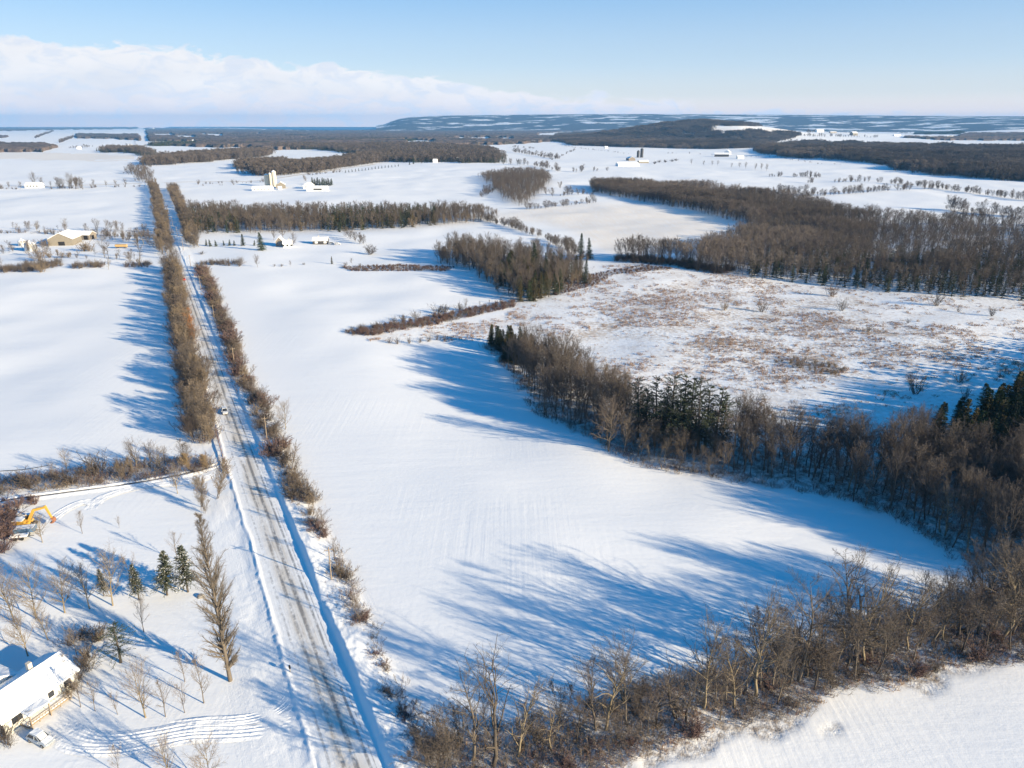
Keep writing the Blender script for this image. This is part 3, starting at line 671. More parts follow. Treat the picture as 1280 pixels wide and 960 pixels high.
def clump(seed, kinds, size, count, name):
    """a far group of trees merged into one mesh, for the woods a kilometre and more away"""
    r = np.random.RandomState(seed); Vs, Fs, Ps, Ms, mats, off = [], [], [], [], [], 0
    for k in range(count):
        pr = kinds[r.randint(len(kinds))]; x, y = (r.rand(2) - .5) * size; sc = .7 + .5 * r.rand(); th = r.rand() * 6.28
        for me in (pr['t'], pr['c']):
            V = np.zeros(len(me.vertices) * 3, np.float32); me.vertices.foreach_get('co', V); V = V.reshape(-1, 3) * sc
            V = np.stack([V[:, 0] * math.cos(th) - V[:, 1] * math.sin(th) + x, V[:, 0] * math.sin(th) + V[:, 1] * math.cos(th) + y, V[:, 2]], 1)
            fl = np.zeros(len(me.loops), np.int32); me.loops.foreach_get('vertex_index', fl); pt = np.zeros(len(me.polygons), np.int32); me.polygons.foreach_get('loop_total', pt)
            mt = me.materials[0]
            if mt not in mats: mats.append(mt)
            Vs.append(V); Fs.append(fl + off); Ps.append(pt); Ms.append(np.full(len(pt), mats.index(mt))); off += len(V)
    return dict(m=mesh_np(name, np.concatenate(Vs), np.concatenate(Fs), np.concatenate(Ps), mats, np.concatenate(Ms)), h=14)
def far_proto(seed, twig, con=False):
    if con: return make_conifer(seed, 11, 2.6, 7, 6, 4, nw=.9, nl=1.4)
    return make_tree(seed, 13, .25, .12, (15, 5, 4), (.8, .8, .7), (.42, .55, .8), up=(0, .08, .05), tw=.5, bark='bark_dark', twig=twig, minr=(.09, .07))
fl_ = [far_proto(520, 'twig_far'), far_proto(521, 'twig_tan')]; fk_ = [far_proto(522, 'twig_dark'), far_proto(523, 'twig_dark')]
fd = [far_proto(500, 'twig'), far_proto(501, 'twig_far'), far_proto(502, 'twig_dark'), far_proto(503, 'twig_far')]; fc = [far_proto(510, None, True), far_proto(511, None, True)]
PR['clump'] = [clump(i, fd, 42, 34, 'tree_group') for i in range(3)]
PR['clump_mix'] = [clump(20 + i, fd + fc * 4, 42, 34, 'tree_group') for i in range(2)]
PR['clump_light'] = [clump(40 + i, fl_, 42, 30, 'tree_group') for i in range(2)]; PR['clump_dark'] = [clump(50 + i, fk_, 42, 34, 'tree_group') for i in range(2)]
PR['clump_con'] = [clump(30, fc, 34, 32, 'tree_group')]

# ------------------------------------------------------------------ placing
ORD = lambda n: '%d%s' % (n, 'th' if 10 <= n % 100 <= 20 else {1: 'st', 2: 'nd', 3: 'rd'}.get(n % 10, 'th'))
def put_tree(pr, x, y, h, name, label, cat_, group=None, flatc=1.0, rot=None, z=None):
    s = h / pr['h']; rz = rs.rand() * 6.28 if rot is None else rot
    o = empty(name, (x, y, (float(H(x, y)) if z is None else z) - .05), rz); o.scale = (s * flatc, s * flatc, s)
    tag(o, label, cat_, group); link('trunk', pr['t'], o); link('crown', pr['c'], o); return o
def put_one(pr, x, y, h, name, label, cat_, group=None, wide=1.0, z=None):
    me = pr['m']; o = link(name, me, None, (x, y, (float(H(x, y)) if z is None else z) - .05)); s = h / pr['h']; o.scale = (s * wide, s * wide, s)
    o.rotation_euler = (0, 0, rs.rand() * 6.28); tag(o, label, cat_, group); return o
_cols = {}
def proto_collection(key, prs):
    if key in _cols: return _cols[key]
    c = bpy.data.collections.new(key)
    for i, p in enumerate(prs):
        if 'm' in p: me = p['m']
        else:
            d = clump_one(p); me = d
        o = bpy.data.objects.new('%s_source_%02d' % (key, i), me); c.objects.link(o)
    _cols[key] = c; return c
def clump_one(p):
    Vs, Fs, Ps, Ms, mats, off = [], [], [], [], [], 0
    for me in (p['t'], p['c']):
        V = np.zeros(len(me.vertices) * 3, np.float32); me.vertices.foreach_get('co', V); V = V.reshape(-1, 3)
        fl = np.zeros(len(me.loops), np.int32); me.loops.foreach_get('vertex_index', fl); pt = np.zeros(len(me.polygons), np.int32); me.polygons.foreach_get('loop_total', pt)
        mt = me.materials[0]
        if mt not in mats: mats.append(mt)
        Vs.append(V); Fs.append(fl + off); Ps.append(pt); Ms.append(np.full(len(pt), mats.index(mt))); off += len(V)
    return mesh_np('tree', np.concatenate(Vs), np.concatenate(Fs), np.concatenate(Ps), mats, np.concatenate(Ms))
def scatter(name, pts, scale, keys, label=None, cat_=None, zoff=-.05):
    """stuff: instances of a few source meshes on a cloud of points; keys = list of (prototype key) and weights by repetition"""
    pts = np.asarray(pts)
    if len(pts) == 0: return
    prs = []; 
    for k in keys: prs += PR[k]
    col = proto_collection('_'.join([name] + keys), prs)
    z = H(pts[:, 0], pts[:, 1]) + zoff
    me = bpy.data.meshes.new(name); me.vertices.add(len(pts)); me.vertices.foreach_set('co', np.stack([pts[:, 0], pts[:, 1], z], 1).astype(np.float32).ravel())
    sc = np.broadcast_to(scale, (len(pts),)).astype(np.float32)
    for n_, v, tp in (('scl', sc, 'FLOAT'), ('rot', rs.rand(len(pts)).astype(np.float32) * 6.283, 'FLOAT'), ('pick', rs.randint(0, len(prs), len(pts)).astype(np.int32), 'INT')):
        at_ = me.attributes.new(n_, tp, 'POINT'); at_.data.foreach_set('value', v)
    o = link(name, me); tag(o, label, cat_, kind='stuff')
    ng = bpy.data.node_groups.new(name, 'GeometryNodeTree'); ng.interface.new_socket('Geometry', in_out='INPUT', socket_type='NodeSocketGeometry')
    ng.interface.new_socket('Geometry', in_out='OUTPUT', socket_type='NodeSocketGeometry')
    N = ng.nodes; Lk = ng.links; gi = N.new('NodeGroupInput'); go = N.new('NodeGroupOutput')
    ci = N.new('GeometryNodeCollectionInfo'); ci.inputs[0].default_value = col; ci.inputs['Separate Children'].default_value = True; ci.inputs['Reset Children'].default_value = True
    ip = N.new('GeometryNodeInstanceOnPoints'); ip.inputs['Pick Instance'].default_value = True
    def named(n_, tp):
        a_ = N.new('GeometryNodeInputNamedAttribute'); a_.data_type = tp; a_.inputs[0].default_value = n_; return a_.outputs[0]
    m2p = N.new('GeometryNodeMeshToPoints'); Lk.new(gi.outputs[0], m2p.inputs[0])
    cx = N.new('ShaderNodeCombineXYZ'); Lk.new(named('rot', 'FLOAT'), cx.inputs[2])
    Lk.new(m2p.outputs[0], ip.inputs['Points']); Lk.new(ci.outputs[0], ip.inputs['Instance']); Lk.new(named('pick', 'INT'), ip.inputs['Instance Index'])
    Lk.new(cx.outputs[0], ip.inputs['Rotation'])
    sx = N.new('ShaderNodeCombineXYZ'); sf = named('scl', 'FLOAT')
    for k in range(3): Lk.new(sf, sx.inputs[k])
    Lk.new(sx.outputs[0], ip.inputs['Scale']); Lk.new(ip.outputs[0], go.inputs[0])
    md = o.modifiers.new('scatter', 'NODES'); md.node_group = ng
    return o
def scatter_varied(name, pts, s0, s1, sets, label, cat_, zoff=-.05, size=70.0):
    """one wood whose tone drifts from stand to stand: each point takes one of three tree sets by a slow noise"""
    v = fbm(pts[:, 0] / size, pts[:, 1] / size, 77, 2) + .12 * (rs.rand(len(pts)) - .5)
    hh = fbm(pts[:, 0] / 45, pts[:, 1] / 45, 33, 2)
    cuts = [(-9, .42), (.42, .58), (.58, 9)]
    for (a_, b_), (key, lab) in zip(cuts, sets):
        m = (v >= a_) & (v < b_); scatter(name, pts[m], s0 + (s1 - s0) * np.clip(.5 * rs.rand(m.sum()) + hh[m] * 1.2 - .35, 0, 1.1), key, label + lab, cat_, zoff)
pick = lambda k: PR[k][rs.randint(len(PR[k]))]

# ================================================================== VEGETATION
# --- hedgerow along the lower edge of the long field
big = [(617, 957, 829, 'gnarl'), (592, 950, 848, 'hedge'), (648, 946, 852, 'hedge'), (545, 968, 905, 'bush_tree'), (562, 975, 900, 'bush_tree'), (575, 930, 880, 'bush_tree'), (668, 928, 880, 'bush_tree'), (690, 940, 872, 'hedge'), (700, 905, 862, 'bush_tree'),
       (745, 913, 818, 'hedge'), (757, 913, 808, 'hedge'), (782, 905, 802, 'wide'), (800, 892, 850, 'bush_tree'), (820, 905, 842, 'hedge'), (845, 898, 822, 'gnarl'), (858, 903, 835, 'gnarl'), (880, 885, 782, 'hedge'), (893, 880, 800, 'wood'), (907, 880, 795, 'hedge'),
       (930, 868, 768, 'hedge'), (945, 870, 752, 'hedge'), (950, 860, 770, 'wood'), (965, 862, 775, 'hedge'), (985, 858, 790, 'gnarl'), (998, 852, 728, 'hedge'), (1008, 845, 752, 'gnarl'), (1030, 842, 770, 'hedge'), (1045, 838, 758, 'wood'), (1060, 832, 730, 'hedge'),
       (1072, 832, 705, 'hedge'), (1080, 830, 712, 'hedge'), (1090, 825, 722, 'gnarl'), (1105, 820, 738, 'hedge'), (1118, 812, 755, 'bush_tree'), (1135, 812, 728, 'hedge'), (1150, 808, 725, 'wood'), (1165, 803, 718, 'hedge'), (1178, 800, 735, 'hedge'),
       (1195, 797, 728, 'gnarl'), (1208, 795, 740, 'wood'), (1222, 792, 680, 'wide'), (1240, 790, 668, 'wide'), (1252, 800, 690, 'hedge'), (1265, 792, 700, 'hedge'), (1278, 790, 690, 'wide'), (1210, 750, 690, 'wide'), (1300, 795, 700, 'wide'), (1318, 780, 690, 'hedge'), (1030, 812, 745, 'wood'), (975, 832, 770, 'bush_tree'), (1145, 780, 716, 'wood'), (1262, 770, 690, 'wide')]
for bx, by, ty, k in [(610, 920, 868, 'wood'), (720, 930, 870, 'wood'), (770, 930, 882, 'bush_tree'), (810, 915, 860, 'wood'), (900, 900, 840, 'wood'), (918, 885, 806, 'hedge'),
                      (958, 845, 780, 'wood'), (972, 880, 800, 'wood'), (1018, 862, 775, 'wood'), (1038, 860, 800, 'bush_tree'), (1052, 815, 740, 'hedge'), (1068, 850, 780, 'wood'), (1096, 842, 760, 'wood'), 
                      (1125, 795, 722, 'hedge'), (1142, 828, 762, 'wood'), (1158, 785, 712, 'hedge'), (1186, 780, 712, 'wide'), (1202, 815, 735, 'wood'), (1218, 770, 698, 'hedge'), (1232, 815, 735, 'wood'), (1246, 775, 690, 'hedge'), (1262, 812, 735, 'wood'), (1275, 760, 688, 'wood'), (1228, 755, 700, 'wood')]:
    big.append((bx, by, ty, k))
big.sort()
LOOK = {'gnarl': 'gnarled bare tree with crooked dark limbs', 'hedge': 'tall bare tree with open grey branches', 'wide': 'broad-crowned bare tree with dense fine twigs', 'wood': 'slim upright bare tree', 'bush_tree': 'low bushy many-stemmed bare tree'}
for i, (bx, by, ty, k) in enumerate(big):
    x, y, z = g3(bx, by)
    put_tree(PR[k][i % len(PR[k])], x, y, height_of(bx, by, ty) * 1.06, 'bare_tree', '%s, %s from the road in the bottom hedgerow' % (LOOK[k], ORD(i + 1)), 'tree', 'bare trees of the bottom hedgerow')
pts = fill(HEDGE, 3.6); hs = []
for i, (x, y) in enumerate(sorted(pts.tolist())[::3][:70]):
    k = ('shrub', 'shrub_dark', 'shrub', 'shrub_red')[i % 4]
    put_one(pick(k), x, y, 1.6 + 1.7 * rs.rand(), 'shrub', {'shrub': 'grey-brown twiggy', 'shrub_dark': 'dark tangled', 'shrub_red': 'reddish-brown'}[k] + ' shrub under the bottom hedgerow trees, %s from the road' % ORD(i + 1), 'shrub', 'shrubs under the bottom hedgerow', 1.5)
pu = fill(HEDGE, 1.0, rag=1.4)
scatter('undergrowth', pu, .35 + .85 * rs.rand(len(pu)) ** 1.5, ['brush', 'brush', 'weed'], 'brown saplings and dead weeds in snow under the bottom hedgerow', 'undergrowth')

# --- the wood on the right of the long field: edge trees one by one, the interior as woodland
def order_on_edge(pts, edge):
    E = W(edge + edge[-2:-1])[: 3 * len(edge) - 2]; d = ((pts[:, None] - E[None]) ** 2).sum(2); return d.argmin(1), np.sqrt(d.min(1))
wp = fill(WOOD, 3.6, rag=.5); ei, dist_e = order_on_edge(wp, WOOD_EDGE)
pxw, pyw = proj(wp[:, 0], wp[:, 1], 0)
infr = (pxw < 1290)
conif = (pxw > 1150) & (pyw < 592 + .06 * (pxw - 1150)) | (pxw < 668) & (pyw < 452)
pineband = (pxw > 785) & (pxw < 908) & (dist_e > 9)
cand = np.where(infr & ~conif & ~pineband)[0]; cand = cand[np.argsort(dist_e[cand])]
indiv = cand[:46]; rest = np.array([i for i in range(len(wp)) if i not in set(indiv.tolist()) and not (conif[i] and infr[i])])
indiv = indiv[np.argsort(ei[indiv] * 1000 + dist_e[indiv])]
for n_, i in enumerate(indiv):
    k = ('wood', 'wood', 'wide', 'wood', 'hedge')[rs.randint(5)]; px = pxw[i]
    h = (6 + 3.5 * rs.rand()) if 780 < px < 915 else (8 + 6 * rs.rand()) if px < 760 else (10 + 5 * rs.rand() if px < 1050 else 11 + 6 * rs.rand())
    put_tree(pick(k), wp[i, 0], wp[i, 1], h, 'bare_tree', '%s, %s along the right-hand wood\'s shaded edge from its far tip' % ({'wood': 'slim bare forest tree', 'wide': 'fuller bare forest tree', 'hedge': 'open-branched bare tree'}[k], ORD(n_ + 1)), 'tree', 'bare trees on the edge of the right-hand wood')
rest_p = wp[rest]; rpx, _ = proj(rest_p[:, 0], rest_p[:, 1], 0); scatter('woodland', rest_p, np.where((rpx > 780) & (rpx < 915), .5, .75) + np.where((rpx > 780) & (rpx < 915), .2, .4) * rs.rand(len(rest_p)), ['wood', 'wood', 'wide'], 'bare brown woodland filling the interior of the right-hand wood', 'woodland')
cl_ = np.where(conif & infr)[0]; cl_ = cl_[(pxw[cl_] < 700) | (rs.rand(len(cl_)) < .75)]; cl_ = cl_[np.argsort(pxw[cl_])]
offc = fill([(1292, 560), (1292, 490), (1330, 465), (1420, 440), (1620, 440), (1620, 560)], 4.2)
scatter('woodland', offc, 1.1 + .5 * rs.rand(len(offc)), ['conlod'], 'evergreens continuing past the right edge of the picture', 'woodland')
nl_ = nr_ = 0
for i in cl_:
    if pxw[i] < 700:
        nl_ += 1; lab = 'dark conifer in the wood\'s far pointed tip, %s from its end' % ORD(nl_); k, h = ('olive', 'spruce')[nl_ % 2], 8 + 3 * rs.rand(); g_ = 'conifers at the tip of the right-hand wood'
    else:
        nr_ += 1
        lab = 'dark evergreen in the stand at the picture\'s right edge, %s from its meadow side' % ORD(nr_); k, h = ('spruce', 'olive', 'spruce')[nr_ % 3], 11 + 6 * rs.rand(); g_ = 'evergreens on the right above the wood'
    put_tree(pick(k), wp[i, 0], wp[i, 1], h, 'conifer', lab, 'conifer', g_, flatc=1.2)
for n_, (bx, by, ty) in enumerate([(797, 548, 476), (806, 552, 488), (818, 556, 474), (829, 560, 484), (838, 556, 472), (846, 563, 490), (852, 560, 470), (862, 566, 474), (872, 568, 478), (880, 565, 484), (892, 570, 486), (900, 572, 494)]):
    x, y, z = g3(bx, by); put_tree(PR['pine'][n_ % 4], x, y, height_of(bx, by, ty) * 1.05, 'pine', 'tall dark-green pine rising above the bare wood, %s from the left of its row' % ORD(n_ + 1), 'pine', 'pines standing in the right-hand wood', flatc=1.25)
pe = along(WOOD_EDGE, 1.1, wide=5); scatter('undergrowth', pe, .5 + .8 * rs.rand(len(pe)), ['brush', 'brush'], 'low bare brush along the shaded edge of the right-hand wood', 'undergrowth')
pe = fill(WOOD, 3.4); scatter('undergrowth', pe, .5 + .8 * rs.rand(len(pe)), ['brush'], 'bare saplings on the snowy floor of the right-hand wood', 'undergrowth')

# --- roadside
def roadside(path, step, wide, keys, h0, h1, name, labf, cat_, group, limit=999):
    pts = along(path, step, .8, wide)
    for i, (x, y) in enumerate(pts[:limit]):
        k = keys[rs.randint(len(keys))]; h = h0 + (h1 - h0) * rs.rand()
        if 't' in PR[k][0]: put_tree(pick(k), x, y, h, name, labf(ORD(i + 1)), cat_, group)
        else: put_one(pick(k), x, y, h, name, labf(ORD(i + 1)), cat_, group, 1.25)
LH = [(252, 560), (247, 528), (244, 497), (238, 462), (231, 430), (226, 405), (222, 375), (217, 350), (213, 336)]
roadside(LH, 7.5, 6.5, ['bush_tree', 'hedge', 'bush_tan', 'wood', 'wide'], 8, 14, 'bare_tree', lambda o: 'bare brushy tree in the hedge left of the road, %s from its near end' % o, 'tree', 'trees in the hedge left of the road')
pe = along(LH, .45, wide=7); pe = pe[fbm(pe[:, 0] / 9, pe[:, 1] / 9, 3, 2) > .42]; scatter('undergrowth', pe, 1.0 + 1.6 * rs.rand(len(pe)), ['brush', 'brush'], 'dense brown brush at the foot of the hedge left of the road', 'undergrowth')
pe = along(LH, 4.0, wide=6.5); scatter('tree_line', pe, .45 + .95 * rs.rand(len(pe)), ['bush_tree', 'bush_tan', 'bush_tree'], 'thin brown trees crowding the hedge left of the road', 'tree line')
for n_, (bx, by, h) in enumerate([(243, 428, 9), (240, 416, 10), (237, 405, 9)]):
    x, y, z = g3(bx, by); put_tree(PR['rust'][0], x, y, h, 'bare_tree', 'bushy tree keeping orange-brown leaves, %s of three beside the road' % ('nearest', 'middle', 'farthest')[n_], 'tree', 'orange-leaved trees beside the road')
LH2 = [(208, 318), (206, 300), (203, 282), (199, 262), (195, 245), (191, 232)]
pe = along(LH2, 3.5, wide=10); scatter('tree_line', pe, .7 + .5 * rs.rand(len(pe)), ['bush_tan', 'bush_tree'], 'tan brush in the farther left roadside hedge', 'undergrowth')
RH2 = [(243, 310), (240, 298), (234, 282), (226, 262), (219, 246), (216, 236)]
pe = along(RH2, 3.5, wide=10); scatter('tree_line', pe, .7 + .5 * rs.rand(len(pe)), ['bush_tan', 'bush_tree'], 'tan brush in the farther right roadside hedge', 'undergrowth')
RH = [(384, 635), (368, 606), (352, 575), (340, 548), (328, 522), (318, 500), (308, 482), (300, 462), (292, 440), (284, 418), (276, 398), (268, 376), (260, 355), (252, 335)]
roadside(RH, 2.5, 4.6, ['shrub', 'shrub_dark', 'shrub', 'shrub_tan', 'shrub_red'], 2.6, 6.2, 'shrub', lambda o: 'rounded brown shrub in the hedge right of the road, %s from its near end' % o, 'shrub', 'shrubs in the hedge right of the road')
pe = along(RH, .4, wide=5.5); pe = pe[fbm(pe[:, 0] / 8, pe[:, 1] / 8, 13, 2) > .45]; scatter('undergrowth', pe, .7 + .9 * rs.rand(len(pe)), ['brush'], 'brown brush filling the hedge right of the road', 'undergrowth')
ns = [(392, 655, 3.6, 'shrub_dark'), (388, 645, 3.2, 'shrub_tan'), (398, 664, 3.2, 'shrub_red'), (405, 672, 2.6, 'shrub_red'), (426, 722, 3.4, 'shrub_tan'), (434, 725, 3.0, 'shrub_dark'), (420, 716, 2.6, 'shrub_tan'), (450, 780, 2.2, 'shrub_red'), (456, 775, 2.4, 'shrub_red'), (466, 800, 1.5, 'shrub_tan'),
      (470, 822, 1.8, 'shrub_red'), (478, 835, 1.6, 'shrub_red'), (484, 840, 1.4, 'shrub_tan'), (480, 868, 2.2, 'shrub_dark'), (492, 872, 2.6, 'shrub_dark'), (500, 895, 2.6, 'shrub_dark'), (508, 900, 2.2, 'shrub_red'), (515, 922, 3.0, 'shrub_dark'), (526, 935, 3.2, 'shrub_dark'), (535, 950, 3.4, 'shrub_dark'), (548, 935, 3, 'shrub_dark'), (520, 880, 1.2, 'shrub')]
for i, (bx, by, h, k) in enumerate(ns):
    x, y, z = g3(bx, by); put_one(pick(k), x, y, h, 'shrub', '%s shrub on the bank right of the road, %s below the roadside hedge' % ({'shrub_dark': 'dark', 'shrub_tan': 'tan', 'shrub_red': 'reddish', 'shrub': 'grey'}[k], ORD(i + 1)), 'shrub', 'scattered shrubs on the right bank', 1.5)
for i, (bx, by, ty, k, w) in enumerate([(357, 536, 498, 'yard', 'lone bare tree at the field side of the right roadside hedge'), (418, 702, 668, 'sapling', 'spreading bare young tree above a tan shrub right of the road'), (444, 763, 728, 'sapling', 'thin sapling on the right bank beside the field, upper one'),
                                     (449, 782, 745, 'sapling', 'thin sapling on the right bank beside the field, lower one'), (404, 668, 630, 'sapling', 'thin sapling at the near end of the right roadside hedge')]):
    x, y, z = g3(bx, by); put_tree(PR[k][i % 3], x, y, height_of(bx, by, ty), 'bare_tree', w, 'tree')
pe = along([(405, 690), (440, 770), (475, 835), (500, 895), (530, 950)], .9, wide=5); scatter('undergrowth', pe, .4 + .6 * rs.rand(len(pe)), ['weed', 'brush'], 'dead weeds poking from the snowy right verge', 'undergrowth')

pe = along([(384, 635), (400, 668), (425, 715), (445, 768), (470, 820)], .7, wide=3.5); pe = pe[fbm(pe[:, 0] / 6, pe[:, 1] / 6, 23, 2) > .44]; scatter('undergrowth', pe, .5 + .9 * rs.rand(len(pe)), ['brush'], 'reddish and tan brush along the bank at the near end of the right roadside hedge', 'undergrowth')
# --- cross hedge left of the road above the yard
CHD = [(-20, 612), (20, 608), (60, 602), (110, 597), (160, 592), (210, 587), (262, 578)]
roadside(CHD, 5, 8, ['hedge', 'bush_tree', 'shrub_dark', 'bush_tan', 'shrub'], 4, 8.5, 'bare_tree', lambda o: 'bare tangled tree in the cross hedge above the yard, %s from the left' % o, 'tree', 'trees in the cross hedge above the yard')
pe = along(CHD, .28, wide=12); scatter('undergrowth', pe, .7 + .9 * rs.rand(len(pe)), ['brush', 'shrub_dark'] if False else ['brush'], 'olive-brown thicket in the cross hedge above the yard', 'undergrowth')
for i, (bx, by, ty, k, w) in enumerate([(84, 590, 560, 'yard', 'pale bare tree leaning over the cross hedge at its left'), (158, 598, 568, 'hedge', 'yellow-barked bare tree in the middle of the cross hedge'), (172, 590, 545, 'wide', 'tallest pale bare tree of the cross hedge'), (188, 585, 548, 'wide', 'pale bare tree right of the cross hedge\'s tallest'),
        (200, 588, 556, 'yard', 'pale bare tree between the tall trees and the golden shrubs'), (236, 588, 562, 'gold', 'golden-twigged bushy willow in the cross hedge near the road, left one'), (258, 586, 564, 'gold', 'golden-twigged bushy willow in the cross hedge near the road, right one'),
        (222, 617, 575, 'yard', 'slim pale tree standing below the golden willows'), (252, 634, 590, 'bush_tan', 'orange-tan many-stemmed tree in the row left of the road'), (272, 624, 574, 'bush_tan', 'broad pale many-stemmed tree beside the road at the top of the yard'), (256, 642, 622, 'bush_tan', 'small twiggy tree at the poplar\'s far side')]):
    x, y, z = g3(bx, by); put_tree(PR[k][i % len(PR[k])], x, y, height_of(bx, by, ty), 'bare_tree', w, 'tree')
pe = along([(-10, 650), (30, 625)], .8, wide=9); scatter('undergrowth', pe, .6 + .9 * rs.rand(len(pe)), ['brush', 'shrub_red'], 'reddish thicket beside the yellow excavator', 'undergrowth')
for i, (bx, by, h) in enumerate([(2, 690, 4), (8, 672, 5), (2, 655, 5), (14, 648, 4), (-6, 672, 5)]):
    x, y, z = g3(bx, by); put_one(PR['shrub_red'][i % 3], x, y, h, 'shrub', 'purplish-brown shrub left of the excavator, %s from the bottom' % ORD(i + 1), 'shrub', 'purplish shrubs left of the excavator', 1.4)

# --- the yard, tree by tree
yard = [(103, 667, 637, 'sapling', 'small pale sapling alone on the open snow right of the excavator'), (149, 660, 644, 'sapling', 'tiny bare sapling alone in the middle of the yard\'s open snow'), (53, 678, 640, 'yard', 'dark spreading bare tree in front of the excavator'),
        (18, 777, 698, 'yard', 'leftmost pale tree of the yard\'s long tree row'), (45, 773, 700, 'yard', 'wide bare tree, second from the left in the yard\'s tree row'), (81, 766, 697, 'yard', 'slim pinkish tree, third from the left in the yard\'s tree row'), (112, 761, 702, 'yard', 'pinkish bare tree, fourth from the left in the yard\'s tree row'),
        (141, 757, 678, 'yard', 'taller bare tree left of the first yard spruce, fifth in the row'), (180, 790, 742, 'sapling', 'small slim bare tree below the yard\'s leftmost spruce'), (288, 851, 640, 'poplar', 'very tall columnar pale poplar standing left of the road'),
        (35, 820, 758, 'yard', 'wide dark-stemmed bare tree above the snow-covered house roof'), (231, 852, 808, 'sapling', 'slender young tree nearest the big poplar, upper one'), (255, 879, 815, 'sapling', 'slender young tree nearest the driveway, rightmost of its row'),
        (231, 891, 848, 'sapling', 'slender young tree, second from the right above the driveway'), (207, 896, 842, 'sapling', 'slender young tree, third from the right above the driveway'), (182, 897, 820, 'yard', 'largest bare young tree just above the driveway'),
        (147, 893, 862, 'sapling', 'smallest twiggy sapling above the driveway'), (119, 889, 845, 'sapling', 'bare young tree right of the house porch shrubs'), (101, 884, 838, 'sapling', 'bare young tree against the house porch shrubs'),
        (213, 975, 915, 'yard', 'bare tree at the bottom edge below the driveway, left one'), (262, 982, 920, 'yard', 'bare tree at the bottom edge below the driveway, right one'), (150, 968, 930, 'sapling', 'bare sapling at the bottom edge beside the parked car\'s drive'),
        (84, 850, 815, 'sapling', 'thin bare tree rising beside the house roof'), (60, 800, 745, 'yard', 'bare tree behind the house shrubs in the yard'), (96, 820, 780, 'sapling', 'twiggy sapling behind the snow-laden shrubs by the house'),
        (168, 742, 690, 'sapling', 'thin bare tree behind the yard\'s leftmost spruce'), (222, 700, 662, 'sapling', 'thin bare tree behind the two large yard spruces'), (-6, 800, 715, 'yard', 'bare tree cut off by the picture\'s left edge')]
for i, (bx, by, ty, k, w) in enumerate(yard):
    x, y, z = g3(bx, by); put_tree(PR[k][i % len(PR[k])], x, y, height_of(bx, by, ty), 'poplar' if k == 'poplar' else 'bare_tree', w, 'tree')
for i, (bx, by, ty, w) in enumerate([(209, 744, 689, 'green spruce in the yard, middle one of the three biggest'), (235, 740, 682, 'green spruce in the yard, rightmost of the three'), (174, 750, 704, 'green spruce in the yard, leftmost of the three'), (130, 745, 712, 'half-hidden dark spruce behind the fifth tree of the yard row')]):
    x, y, z = g3(bx, by); put_tree(PR['yardspruce'][i % 3], x, y, height_of(bx, by, ty), 'spruce', w, 'spruce', flatc=1.0 if i < 2 else .8)
x, y, z = g3(151, 828); put_tree(PR['pine'][1], x, y, 8.5, 'pine', 'grey-green loose pine standing alone right of the house', 'pine', flatc=1.6)
for i, (bx, by, h, k) in enumerate([(88, 806, 2.4, 'shrub'), (100, 800, 2.2, 'shrub_dark'), (118, 803, 2.6, 'shrub_dark'), (125, 800, 2.2, 'shrub_tan'), (110, 822, 2.4, 'shrub_dark'), (106, 832, 2.4, 'shrub_tan'), (112, 838, 2.0, 'shrub'), (98, 850, 2.2, 'shrub_dark'), (92, 862, 2.0, 'shrub_tan'), (86, 872, 1.6, 'shrub_tan'), (4, 925, 2.8, 'shrub_dark'), (10, 932, 2.2, 'shrub'), (0, 915, 2.6, 'shrub_dark')]):
    x, y, z = g3(bx, by)
    put_one(pick(k), x, y, h * 1.45, 'shrub', ('snow-dusted shrub against the house, %s from the top' % ORD(i + 1)) if i < 10 else 'dark shrub at the house corner by the left edge, %s from the right' % ORD(i - 9), 'shrub', 'shrubs around the house', 1.3)

# --- middle distance
gp = fill(GROVE, 4.4); gx, gy = proj(gp[:, 0], gp[:, 1], 0)
iscon = (rs.rand(len(gp)) < np.where(gx > 625, .42, .04)); n_ = 0
for i in np.where(iscon)[0]:
    n_ += 1
    if n_ > 60: break
    put_tree(pick(('spruce', 'olive', 'pine')[n_ % 3]), gp[i, 0], gp[i, 1], 10 + 5 * rs.rand(), 'conifer', 'dark-green conifer among bare trees in the grove beyond the long field', 'conifer', 'conifers of the grove beyond the long field')
b_ = gp[~iscon]; scatter('woodland', b_, .7 + .45 * rs.rand(len(b_)), ['wood', 'bush_tan'], 'bare brown trees of the grove beyond the long field', 'woodland')
for i, (bx, by, ty, w) in enumerate([(726, 322, 291, 'taller of two pointed spruces at the grove\'s right end'), (737, 324, 297, 'shorter of two pointed spruces at the grove\'s right end'), (668, 345, 303, 'spruce with a narrow spire in the middle of the grove')]):
    x, y, z = g3(bx, by); put_tree(PR['spruce'][i], x, y, height_of(bx, by, ty), 'spruce', w, 'spruce', flatc=.95)
pe = fill([(548, 326), (640, 378), (560, 310)], 4); 
